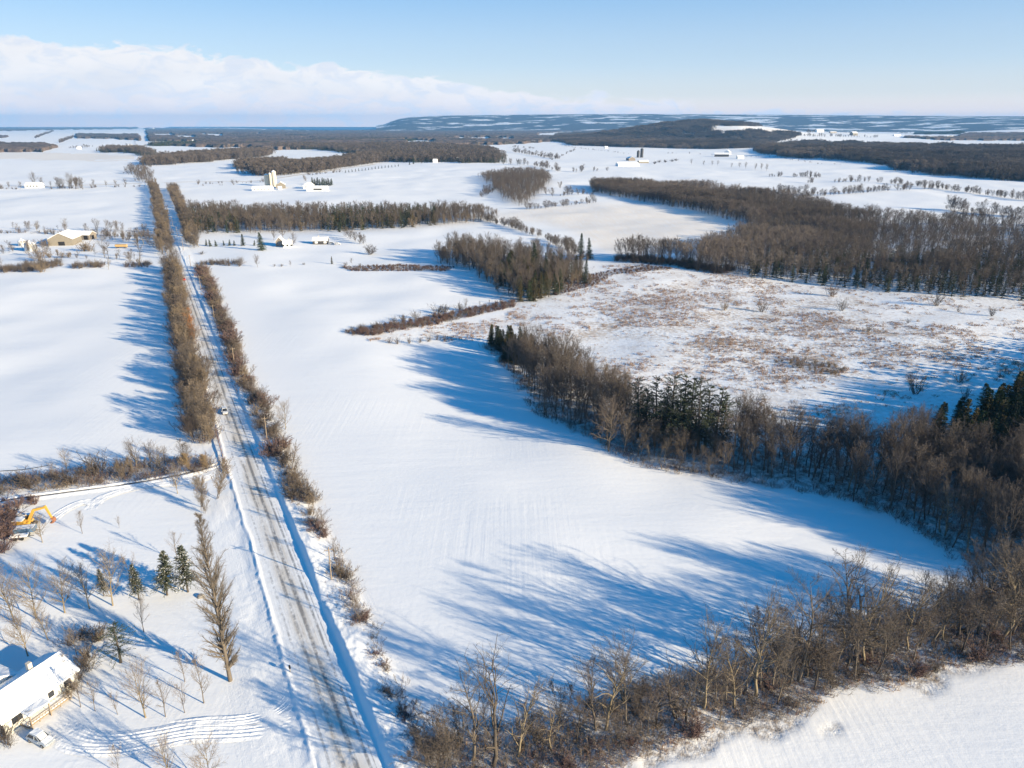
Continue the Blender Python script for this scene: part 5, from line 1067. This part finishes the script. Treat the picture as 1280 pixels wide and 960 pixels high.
def opening(parent, L, W, side, u, z, w, hh, kind='window', framed=True):
    """side f/b = long walls (-Y/+Y), e/w = gable ends (+X/-X)"""
    def put(nm, ww, h2, off, mat, par):
        if side in 'fb': c = (u, (-1 if side == 'f' else 1) * (W / 2 + off), z); d = (ww, .08, h2)
        else: c = ((1 if side == 'e' else -1) * (L / 2 + off), u, z); d = (.08, ww, h2)
        return MB().box(c, d).build(nm, mat, par)
    if kind == 'window' and framed:
        fr = put('window', w + .25, hh + .25, .02, M['trim'], parent); put('pane', w, hh, .05, M['glass'], fr)
    elif kind == 'window': put('window', w, hh, .03, M['glass'], parent)
    else: put('door', w, hh, .03, M['dark'] if kind == 'opening' else M['trim'], parent)
def building(name, label, cat_, cx, cy, rz, L, W, h, rh, wall='wall_white', roof=None, ops=(), chimney=None, group=None):
    z = float(H(cx, cy)); o = empty(name, (cx, cy, z), rz); tag(o, label, cat_, group)
    gable_walls(L, W, h, rh, 'wall', M[wall], o); r_ = roof_prism(L, W, h, rh, parent=o, mat=M[roof or 'snow'])
    if chimney: MB().box((chimney[0], chimney[1], h + rh + .3), (.7, .7, 1.8)).build('chimney', M['wall_stone'], r_)
    for op in ops: opening(o, L, W, *op)
    return o
def facing(name, label, cat_, pl, pr, pyb, h, rh, W, wall='wall_white', roof=None, ops=(), gable=False, chimney=None, group=None, turn=0.0):
    x0, y0, _ = g3(pl, pyb); x1, y1, _ = g3(pr, pyb); w = math.hypot(x1 - x0, y1 - y0); a_ = math.atan2(y1 - y0, x1 - x0) + turn
    mx, my = (x0 + x1) / 2, (y0 + y1) / 2; nx, ny = -math.sin(a_), math.cos(a_)
    if gable: return building(name, label, cat_, mx + nx * W / 2, my + ny * W / 2, a_ + math.pi / 2, W, w, h, rh, wall, roof, ops, chimney, group)
    return building(name, label, cat_, mx + nx * W / 2, my + ny * W / 2, a_, w, W, h, rh, wall, roof, ops, chimney, group)
def windows(n, L, z=1.6, w=1.0, hh=1.1, side='f', framed=False): return [(side, (k + .5) / n * L - L / 2, z, w, hh, 'window', framed) for k in range(n)]

# --- the house at the lower left
p1 = np.array(g3(99, 855)[:2]); p2 = np.array(g3(8, 920)[:2]); d_ = p1 - p2; hl_ = float(np.hypot(*d_)); u_ = d_ / hl_; n_ = np.array([-u_[1], u_[0]]); rz_ = math.atan2(u_[1], u_[0])
HW = 8.2; c_ = (p1 + p2) / 2 + n_ * HW / 2
hs_ = building('house', 'cream-sided bungalow with deep snow on its gable roof and a porch', 'house', c_[0], c_[1], rz_, hl_, HW, 2.8, 1.9, 'wall_cream',
               ops=[('f', hl_ / 2 - 1.8, 1.7, 1.2, 1.3, 'window', True), ('f', 1.5, 1.7, 1.0, 1.1, 'window', True), ('f', -hl_ / 2 + 4.4, 1.1, 1.0, 2.1, 'door', True), ('f', -hl_ / 2 + 2.0, 1.7, 1.6, 1.2, 'window', True), ('e', 1.5, 1.7, 1.3, 1.2, 'window', True), ('e', -2.2, 1.7, 1.0, 1.2, 'window', True)], chimney=(2.0, .9))
dk = MB(); dk.box((hl_ / 2 - 6.5, -HW / 2 - 1.1, .35), (7.5, 1.9, .18))
for k in range(5): dk.box((hl_ / 2 - 10 + k * 1.75, -HW / 2 - 1.95, .1), (.12, .12, .7))
dko = dk.build('porch_deck', M['wood'], hs_)
rl = MB(); rl.box((hl_ / 2 - 6.5, -HW / 2 - 2.0, 1.25), (7.5, .07, .08)).box((hl_ / 2 - 6.5, -HW / 2 - 2.0, .85), (7.5, .05, .06))
for k in range(16): rl.box((hl_ / 2 - 10.2 + k * .5, -HW / 2 - 2.0, .85), (.05, .05, .9))
rl.build('railing', M['wood'], dko)
MB().box((hl_ / 2 - 6.5, -HW / 2 - 1.05, .5), (7.2, 1.7, .14)).build('snow_cover', M['snow'], dko)
cnp = MB(); cnp.box((-hl_ / 2 + 4.2, -HW / 2 - 1.3, 2.5), (3.4, 2.4, .12))
for sx in (-1, 1): cnp.box((-hl_ / 2 + 4.2 + sx * 1.55, -HW / 2 - 2.35, 1.1), (.14, .14, 2.8))
cno = cnp.build('porch_canopy', M['wood'], hs_); MB().box((-hl_ / 2 + 4.2, -HW / 2 - 1.3, 2.67), (3.5, 2.5, .22)).build('snow_cover', M['snow'], cno)
w_ = c_ - u_ * (hl_ / 2 - 3.5) + n_ * (HW / 2 + 4.2)
building('house', 'rear wing of the bungalow under smooth deep snow at the left edge', 'house', w_[0], w_[1], rz_ + math.pi / 2, 9.0, 8, 2.9, 2.2, 'wall_cream', ops=[('f', 0, 1.6, 1.1, 1.1, 'window', True), ('f', 2.6, 1.6, 1.1, 1.1, 'window', True)])

# --- vehicles
def car(name, label, cx, cy, rz, paint, snowy=False, L=4.5, Wd=1.8, Hh=1.5, cat_='car'):
    o = empty(name, (cx, cy, float(H(cx, cy)) + (.33 if not snowy else .12)), rz); tag(o, label, cat_)
    def ring(x, w, z0, z1, r=.16):
        w /= 2; return [(x, -w + r, z0), (x, w - r, z0), (x, w, z0 + r), (x, w, z1 - r), (x, w - r, z1), (x, -w + r, z1), (x, -w, z1 - r), (x, -w, z0 + r)]
    hl2 = L / 2
    body = MB().loft([ring(-hl2, Wd * .86, .42, .82), ring(-hl2 + .18, Wd * .97, .28, .98), ring(-hl2 + .9, Wd, .22, 1.0), ring(0, Wd, .22, .98), ring(hl2 - 1.2, Wd, .22, .95), ring(hl2 - .35, Wd * .95, .26, .80), ring(hl2, Wd * .82, .38, .66)])
    bo = body.build('body', M[paint], o, bevel=.03)
    def rc(x, w, z): return [(x, -w / 2, z), (x, w / 2, z)]
    cab = MB(); a0 = [(-hl2 + .35, .97, Wd * .92), (hl2 - 1.25, .94, Wd * .90)]; a1 = [(-hl2 + .75, Hh, Wd * .72), (hl2 - 2.1, Hh, Wd * .72)]
    v = []
    for x, z, w in (a0[0], a0[1], a1[1], a1[0]): v += [(x, -w / 2, z), (x, w / 2, z)]
    cab.v = v; cab.f = [(0, 2, 4, 6), (1, 7, 5, 3), (0, 1, 3, 2), (2, 3, 5, 4), (4, 5, 7, 6), (6, 7, 1, 0)]
    cab.build('windows', M['glass'], o, bevel=.02)
    rf = MB().box(((a1[0][0] + a1[1][0]) / 2, 0, Hh + .02), (a1[1][0] - a1[0][0] + .12, Wd * .75, .07)); 
    for sy in (-1, 1):
        for fx, tx in ((a0[1][0], a1[1][0]), (a0[0][0], a1[0][0]), (-.25, -.3)):
            rf.cyl((fx, sy * Wd * .457, .95), (tx, sy * Wd * .365, Hh + .01), .05, n=5)
    rf.build('roof', M[paint], o)
    for sx in (-1, 1):
        for sy in (-1, 1):
            t = MB().cyl((sx * (hl2 - .85), sy * (Wd / 2 - .22), .33), (sx * (hl2 - .85), sy * (Wd / 2 + .02), .33), .33, n=16).build('wheel', M['black'], o)
            MB().cyl((sx * (hl2 - .85), sy * (Wd / 2), .33), (sx * (hl2 - .85), sy * (Wd / 2 + .04), .33), .19, n=12).build('rim', M['steel'], t)
    for sy in (-1, 1):
        MB().box((hl2 - .10, sy * Wd * .33, .62), (.18, .32, .14)).build('headlight', M['lamp_clear'], o)
        MB().box((-hl2 + .06, sy * Wd * .36, .78), (.14, .26, .16)).build('tail_light', M['lamp_red'], o)
        MB().box((hl2 - 1.45, sy * (Wd / 2 + .1), 1.0), (.14, .2, .13)).build('mirror', M[paint], o)
    if snowy:
        s_ = MB().box(((a1[0][0] + a1[1][0]) / 2 - .05, .05, Hh + .08), (a1[1][0] - a1[0][0] - .1, Wd * .66, .09)).box((hl2 - .72, 0, .945), (.95, Wd * .78, .09), ry=.16)
        s_.box((hl2 - 1.66, 0, 1.27), (.85, Wd * .6, .05), ry=.58); s_.build('snow_cover', M['snow'], o, bevel=.04)
    return o
q0 = g3(38, 921); q1 = g3(66, 934)
car('parked_car', 'silver hatchback dusted with snow parked in front of the bungalow', (q0[0] + q1[0]) / 2, (q0[1] + q1[1]) / 2, math.atan2(q1[1] - q0[1], q1[0] - q0[0]), 'car_silver', True)
RZ = math.atan2(RD[1], RD[0])
def on_road(px, py, s):
    x, y, _ = g3(px, py); _, t = road_st(x, y); return RO[0] + RN[0] * s + RD[0] * t, RO[1] + RN[1] * s + RD[1] * t
x, y = on_road(281, 517, -.9); car('car', 'white car with dark windows driving on the snowy road beside the guardrail', x, y, RZ + math.pi, 'car_white', L=4.8, Hh=1.6)
x, y = on_road(239, 350, 1.0); car('car', 'small red car far up the snow-covered road', x, y, RZ, 'car_red')
x, y, _ = g3(415, 305.5); car('parked_car', 'snowy vehicle parked beside the dark farmhouse, nearer the house', x, y, .1, 'car_silver', True, 5, 1.9, 1.7)
x, y, _ = g3(422, 306); car('parked_car', 'snowy vehicle parked beside the dark farmhouse, farther from the house', x, y, .0, 'car_white', True, 5, 1.9, 1.6)

def excavator():
    x0, y0, z0 = g3(33, 659); o = empty('excavator', (x0, y0, z0), .12); tag(o, 'yellow excavator with raised boom and snow on its body at the thicket', 'excavator')
    for sy in (-1, 1):
        t = MB().loft([[(-2.1, sy * 1.25 - .28, .45), (-2.1, sy * 1.25 + .28, .45), (-2.1, sy * 1.25 + .28, .6), (-2.1, sy * 1.25 - .28, .6)], [(-1.75, sy * 1.25 - .3, .02), (-1.75, sy * 1.25 + .3, .02), (-1.75, sy * 1.25 + .3, .9), (-1.75, sy * 1.25 - .3, .9)],
                       [(1.75, sy * 1.25 - .3, .02), (1.75, sy * 1.25 + .3, .02), (1.75, sy * 1.25 + .3, .9), (1.75, sy * 1.25 - .3, .9)], [(2.1, sy * 1.25 - .28, .45), (2.1, sy * 1.25 + .28, .45), (2.1, sy * 1.25 + .28, .6), (2.1, sy * 1.25 - .28, .6)]]).build('track', M['black'], o)
        for k in range(5): MB().cyl((-1.5 + k * .75, sy * 1.25 - .33, .42), (-1.5 + k * .75, sy * 1.25 + .33, .42), .22, n=10).build('roller', M['steel'], t)
    MB().box((0, 0, .75), (1.6, 2.0, .5)).cyl((0, 0, .9), (0, 0, 1.15), .7, n=18).build('undercarriage', M['black'], o)
    MB().box((-.9, 0, 1.65), (3.0, 2.5, .95)).box((-2.3, 0, 1.7), (.6, 2.3, 1.0), taper=.9).box((.9, -.75, 1.5), (.9, 1.0, .65)).build('body', M['yellow'], o, bevel=.06)
    cb = MB().box((.75, .75, 2.1), (1.4, .95, 1.75), taper=.88).build('cab', M['yellow'], o, bevel=.05); MB().box((.76, .75, 2.35), (1.44, .99, .95), taper=.93).build('window', M['glass'], cb)
    MB().box((-1.2, 0, 2.2), (2.3, 2.2, .16)).box((.75, .75, 3.04), (1.25, .85, .13)).build('snow_cover', M['snow'], o, bevel=.05)
    def beam(a_, b_, w0, w1, t):
        a_ = np.array(a_); b_ = np.array(b_); d = b_ - a_; L = np.linalg.norm(d); d /= L; up = np.array([-d[2], 0, d[0]])
        return [[tuple(p + up * s1 * w / 2 + np.array([0, s2 * t / 2, 0])) for s1, s2 in ((-1, -1), (-1, 1), (1, 1), (1, -1))] for p, w in ((a_, w0), ((a_ + b_) / 2, (w0 + w1) / 1.8), (b_, w1))]
    MB().loft(beam((.9, -.2, 1.6), (2.6, -.2, 4.6), .6, .6, .45)).loft(beam((2.5, -.2, 4.5), (5.4, -.2, 5.1), .6, .38, .42)).build('boom', M['yellow'], o, bevel=.03)
    MB().loft(beam((5.2, -.2, 5.5), (6.2, -.2, 2.2), .5, .32, .36)).build('arm', M['yellow'], o, bevel=.03)
    MB().cyl((1.6, -.2, 1.9), (2.9, -.2, 4.0), .09, n=8).cyl((3.2, -.2, 5.2), (5.2, -.2, 5.55), .08, n=8).build('hydraulic_cylinder', M['steel'], o)
    bk = MB(); prof = [(0, 0), (.55, -.1), (.85, -.6), (.7, -1.15), (.2, -1.4), (-.35, -1.25), (.25, -1.05), (.45, -.6), (.15, -.2)]
    bk.loft([[(6.0 + px_, -.75, 2.35 + pz_) for px_, pz_ in prof], [(6.0 + px_, .35, 2.35 + pz_) for px_, pz_ in prof]]).build('bucket', M['rust'], o)
excavator()
def trailer(label, bx, by, rz, L, Wd, paint, z1, dump):
    x0, y0, z0 = g3(bx, by); o = empty('trailer', (x0, y0, z0), rz); tag(o, label, 'trailer')
    MB().box((0, 0, .7), (L, Wd * .4, .2)).cyl((L / 2, 0, .7), (L / 2 + 1.1, 0, .6), .07, n=6).build('chassis', M['black'], o)
    b = MB().box((0, 0, .85), (L, Wd, .12))
    if dump:
        for s in (-1, 1): b.box((0, s * (Wd / 2 - .04), .9 + z1 / 2), (L, .08, z1)).box((s * (L / 2 - .04), 0, .9 + z1 / 2), (.08, Wd - .18, z1))
    b.build('bed', M[paint], o)
    MB().box((0, 0, .93 + z1 * .45), (L - .2, Wd - .22, .22 + z1 * .9)).build('snow_cover', M['snow'], o, bevel=.06)
    for sx in (-.35, .35):
        for sy in (-1, 1): MB().cyl((sx * L * .55, sy * (Wd / 2 - .05), .38), (sx * L * .55, sy * (Wd / 2 - .3), .38), .38, n=14).build('wheel', M['black'], o)
trailer('faded blue dump trailer heaped with snow below the excavator', 33, 667, .22, 4.2, 2.1, 'blue_paint', .9, True)
trailer('low flat trailer under a slab of snow, nearest the thicket', 25, 674, .24, 3.8, 1.8, 'steel', .1, False)
x0, y0, z0 = g3(152, 310); o = empty('hay_wagon', (x0, y0, z0), .05); tag(o, 'orange-tan hay wagon standing among bare trees right of the barn', 'wagon')
MB().box((0, 0, 1.0), (9.0, 2.4, .25)).build('bed', M['wood'], o); MB().box((0, 0, 2.0), (8.8, 2.3, 1.7)).build('load', simple('straw_bales', (.5, .33, .14), .9, .3, 2), o, bevel=.12)
for sx in (-1, 1):
    for sy in (-1, 1): MB().cyl((sx * 3, sy * 1.0, .45), (sx * 3, sy * 1.25, .45), .45, n=12).build('wheel', M['black'], o)

# --- old barn, sheds, bins
xa, ya, _ = g3(61, 307); xb, yb, _ = g3(91, 307); bwid = math.hypot(xb - xa, yb - ya)
facing('barn', 'old weathered board barn with a dark door in its gable front', 'barn', 61, 91, 307, 5.2, 4.6, 22, 'wall_tan', gable=True, ops=[('w', -.8, 1.6, bwid * .26, 3.2, 'opening')], turn=.10)
facing('shed', 'long open-fronted shed with a white snowy roof joined behind the barn', 'shed', 88, 112, 300, 4.2, 2.6, 10, 'wall_grey', ops=[('f', -3, 1.9, 10, 3.4, 'opening'), ('f', 5.5, 1.9, 3.5, 3.4, 'opening'), ('e', 0, 1.8, 3, 3.2, 'opening')])
def bin_(name, label, bx, by, r, h, cone, mat, cap, ribs=True, group=None, cat_='silo'):
    x0, y0, z0 = g3(bx, by); o = empty(name, (x0, y0, z0)); tag(o, label, cat_, group); m = MB().cyl((0, 0, -.5), (0, 0, h), r, n=28)
    if ribs:
        for k in range(int(h / 1.5)): m.cyl((0, 0, 1 + k * 1.5), (0, 0, 1.08 + k * 1.5), r + .05, n=28)
    m.build('wall', mat, o); MB().cyl((0, 0, h), (0, 0, h + cone), r + .12, r * .12, n=28).cyl((0, 0, h + cone), (0, 0, h + cone + .4), r * .12, n=8).build('roof', cap, o); MB().box((0, -r - .05, 1), (.9, .16, 2)).build('door', M['steel'], o)
galv = simple('galvanised_steel', (.62, .63, .62), .45, .12, 1, metal=.2); conc = simple('cream_concrete', (.68, .60, .46), .85, .1, .5)
bin_('grain_bin', 'round pale grain bin with conical snowy roof beside the barn', 38.5, 313, 4.0, 5.2, 2.0, galv, M['snow'], cat_='grain bin')
bin_('grain_bin', 'smaller half-hidden grain bin left of the pale one', 28, 307, 2.8, 3.8, 1.5, galv, M['snow'], cat_='grain bin')
sg = 'concrete silos of the farm beyond the belt'
bin_('silo', 'cream concrete silo, leftmost of the farm\'s three', 334, 232.5, 3.4, 17, 1.6, conc, M['snow'], group=sg)
bin_('silo', 'cream concrete silo, middle and slimmest of the three', 338.8, 232.3, 2.9, 18.5, 1.4, conc, M['snow'], group=sg)
bin_('silo', 'tallest cream concrete silo with a white dome, right of the three', 343.5, 233, 3.5, 22, 2.2, conc, M['snow'], group=sg)
bin_('silo', 'dark slim silo on the distant farm, left one', 797.5, 197, 4, 18, 3, M['roof_dark'], M['roof_dark']); bin_('silo', 'dark taller silo on the distant farm, right one', 802, 197, 4.5, 24, 3, M['roof_dark'], M['roof_dark'])
B = facing
B('barn', 'long low white barn in front of the three silos', 'barn', 315, 339, 238.5, 3.5, 3, 14, 'wall_white', ops=windows(5, 24, 2, 1.5, 1.2))
B('barn', 'brown gabled barn right of the silos', 'barn', 345, 357, 235.5, 5, 4, 18, 'wall_tan', gable=True)
B('shed', 'small white shed in front of the brown gabled barn', 'shed', 348, 352.5, 237, 3, 1.5, 6, 'wall_white')
B('barn', 'tall white farm building left of the dark windbreak', 'barn', 379, 388, 236, 5, 3.5, 16, 'wall_white', gable=True, ops=[('w', 0, 2, 3, 3, 'opening')])
B('barn', 'long white farm building with a dark strip of openings', 'barn', 383, 408, 239, 4, 3, 12, 'wall_white', ops=[('f', 2, 2.4, 12, 1.8, 'opening')])
B('house', 'white farmhouse with dark windows behind a bare tree', 'house', 354, 365, 309.5, 3.2, 2, 7, 'wall_white', ops=windows(3, 9, 1.7, 1.5, 1.4), chimney=(1, .6))
B('house', 'weathered gabled house half hidden left of the white farmhouse', 'house', 345, 354, 308, 4, 3, 9, 'wall_grey', gable=True, ops=[('w', 0, 2, 1.4, 1.4, 'window', True)])
B('house', 'dark-walled farmhouse with a bright snowy roof and white windows', 'house', 391, 409.5, 305.5, 3.0, 2.2, 8, 'roof_dark', ops=[('f', -3, 1.6, 2.2, 1.5, 'door'), ('f', 4, 1.6, 2.2, 1.5, 'door')], chimney=(-1.5, .8))
B('house', 'far white house alone on the left side road', 'house', 31, 50, 235, 4.5, 3, 12, 'wall_white', ops=windows(4, 20, 2.4, 2, 1.6), roof='snow')
B('barn', 'white gabled barn of the distant farm in the fields', 'barn', 773, 799, 208, 5, 4.5, 18, 'wall_white')
B('shed', 'grey shed in front of the distant farm\'s dark silos', 'shed', 786, 794, 201, 6, 4, 18, 'wall_grey', gable=True)
B('shed', 'tan shed right of the distant farm\'s white barn', 'shed', 799, 811, 204, 4, 3, 12, 'wall_tan')
B('barn', 'dark-walled long barn on the farm at the forest foot', 'barn', 893, 911, 195.8, 7, 5, 20, 'roof_dark')
B('house', 'white gabled house behind the dark-walled long barn', 'house', 905, 912, 193.2, 8, 6, 14, 'wall_white', gable=True)
B('house', 'pale house among shrubs right of the dark-walled barn', 'house', 922, 930, 198.5, 5, 4, 12, 'wall_cream')
B('house', 'cream house at the front edge of the mixed wood', 'house', 583, 590, 197.2, 6, 4, 14, 'wall_cream')
B('house', 'white house low in the front of the mixed wood', 'house', 572, 578, 201.5, 6, 4, 14, 'wall_white')
B('house', 'white house highest up in the mixed wood', 'house', 581, 586, 188.5, 8, 6, 16, 'wall_white')
B('house', 'small pale house at the left end of the mixed wood', 'house', 541, 546, 203.5, 5, 4, 12, 'wall_white')
B('house', 'tiny white building far upper right beyond the forest', 'house', 1021, 1030, 165.5, 12, 9, 30, 'wall_white'); B('house', 'tiny tan building far upper right, right of the white one', 'house', 1066, 1072, 169.5, 14, 9, 30, 'wall_tan')
B('house', 'tiny bright building on the skyline right of the road\'s end', 'house', 186, 191, 161.3, 16, 10, 60, 'wall_white')
for lab, l_, r_, yb, wl in [('small white farmhouse far left near the oval wood', 96, 100, 186.5, 'wall_white'), ('small tan shed far up the road on its left', 160, 164, 183.5, 'wall_tan'), ('white house just right of the far road', 206, 210, 173.5, 'wall_white'), ('row building far right of the road among woods', 240, 252, 176.8, 'wall_white'),
        ('pale shed right of the white-walled far house', 1038, 1046, 166.5, 'wall_grey'), ('white barn far upper right by the evergreens', 1118, 1126, 170, 'wall_white'), ('tiny pale house in the far centre fields', 756, 760, 186, 'wall_cream'), ('white house far centre below the ridge', 664, 668, 178, 'wall_white'), ('grey barn far right beyond the hollow forest', 1184, 1192, 172, 'wall_grey')]:
    B('house', lab, 'house', l_, r_, yb, 6, 4, 14, wl)
for i, (bx, by, ty) in enumerate([(818, 205, 200), (824, 203, 199), (832, 203, 199.5), (840, 202, 199), (845, 201, 199)]):
    x, y, z = g3(bx, by); put_one(pick('shrub_dark'), x, y, 8, 'shrub', 'dark bush right of the distant farm, %s from its barn' % ORD(i + 1), 'shrub', 'dark bushes beside the distant farm', 1.8)

# --- poles, mailbox, guardrail
def pole(x, y, lab, h=8.5):
    o = empty('utility_pole', (x, y, float(H(x, y)) + .1), RZ); tag(o, lab, 'utility pole', 'utility poles right of the road')
    MB().cyl((0, 0, -.5), (0, 0, h), .15, .10, n=8).build('post', M['wood'], o); MB().box((0, 0, h - .6), (.1, 1.8, .12)).build('crossarm', M['wood'], o)
    for k in (-.8, 0, .8): MB().cyl((0, k, h - .52), (0, k, h - .34), .05, n=6).build('insulator', M['steel'], o)
ts = [road_st(*g3(*p)[:2])[1] for p in ((407, 731), (335, 552), (298.5, 466), (275, 402))]; sp_ = (ts[3] - ts[0]) / 3
for k in range(9):
    t = ts[0] + sp_ * k; s = 7.9 if k else 8.5; pole(RO[0] + RN[0] * s + RD[0] * t, RO[1] + RN[1] * s + RD[1] * t, 'wooden utility pole right of the road, %s up from the bottom of the picture' % ORD(k + 1))
x, y, z = g3(363, 842); o = empty('mailbox', (x, y, z), RZ); tag(o, 'dark mailbox on a post where the driveway meets the road', 'mailbox')
MB().box((0, 0, .6), (.12, .12, 1.4)).build('post', M['wood'], o); MB().box((0, 0, 1.38), (.55, .3, .3)).cyl((-.27, 0, 1.5), (.27, 0, 1.5), .15, n=10).build('box', M['black'], o)
xa, ya = on_road(275, 522, -5.3); xb, yb = on_road(292, 592, -5.3); o = empty('guardrail', (xa, ya, float(H(xa, ya)) + .2)); tag(o, 'brown guardrail along the road\'s left edge above the creek', 'guardrail')
L_ = math.hypot(xb - xa, yb - ya); a_ = math.atan2(yb - ya, xb - xa); n_p = int(L_ / 3.8)
MB().box((math.cos(a_) * L_ / 2, math.sin(a_) * L_ / 2, .75), (L_, .1, .32), a_).build('rail', M['rust'], o)
for k in range(n_p + 1): MB().box((math.cos(a_) * L_ * k / n_p - .12 * math.sin(a_), math.sin(a_) * L_ * k / n_p + .12 * math.cos(a_), .35), (.15, .15, 1.1), a_).build('post', M['wood'], o)
x, y, z = g3(251, 746); o = link('boulder', None) if False else MB().cyl((0, 0, -.2), (0, 0, .5), .9, .55, n=9).build('boulder', simple('grey_stone', (.3, .28, .25), .9, .3, 1), None, (x, y, z), bevel=.15); tag(o, 'small grey boulder half buried in snow left of the tall poplar', 'boulder')
# ------------------------------------------------------------------ haze
def haze():
    b = MB().box((0, 0, 205), (56000, 56000, 430)); m = bpy.data.materials.new('haze'); m.use_nodes = True; nt = m.node_tree; nt.nodes.clear()
    v = nt.nodes.new('ShaderNodeVolumePrincipled'); v.inputs['Density'].default_value = HAZE_D; v.inputs['Color'].default_value = (.20, .52, 1.0, 1); v.inputs['Anisotropy'].default_value = 0.0
    o_ = nt.nodes.new('ShaderNodeOutputMaterial'); nt.links.new(v.outputs[0], o_.inputs['Volume'])
    o = b.build('haze', m); tag(o, 'thin pale blue winter haze over the far country', 'haze', kind='stuff')
HAZE_D = 4.4e-5
haze()
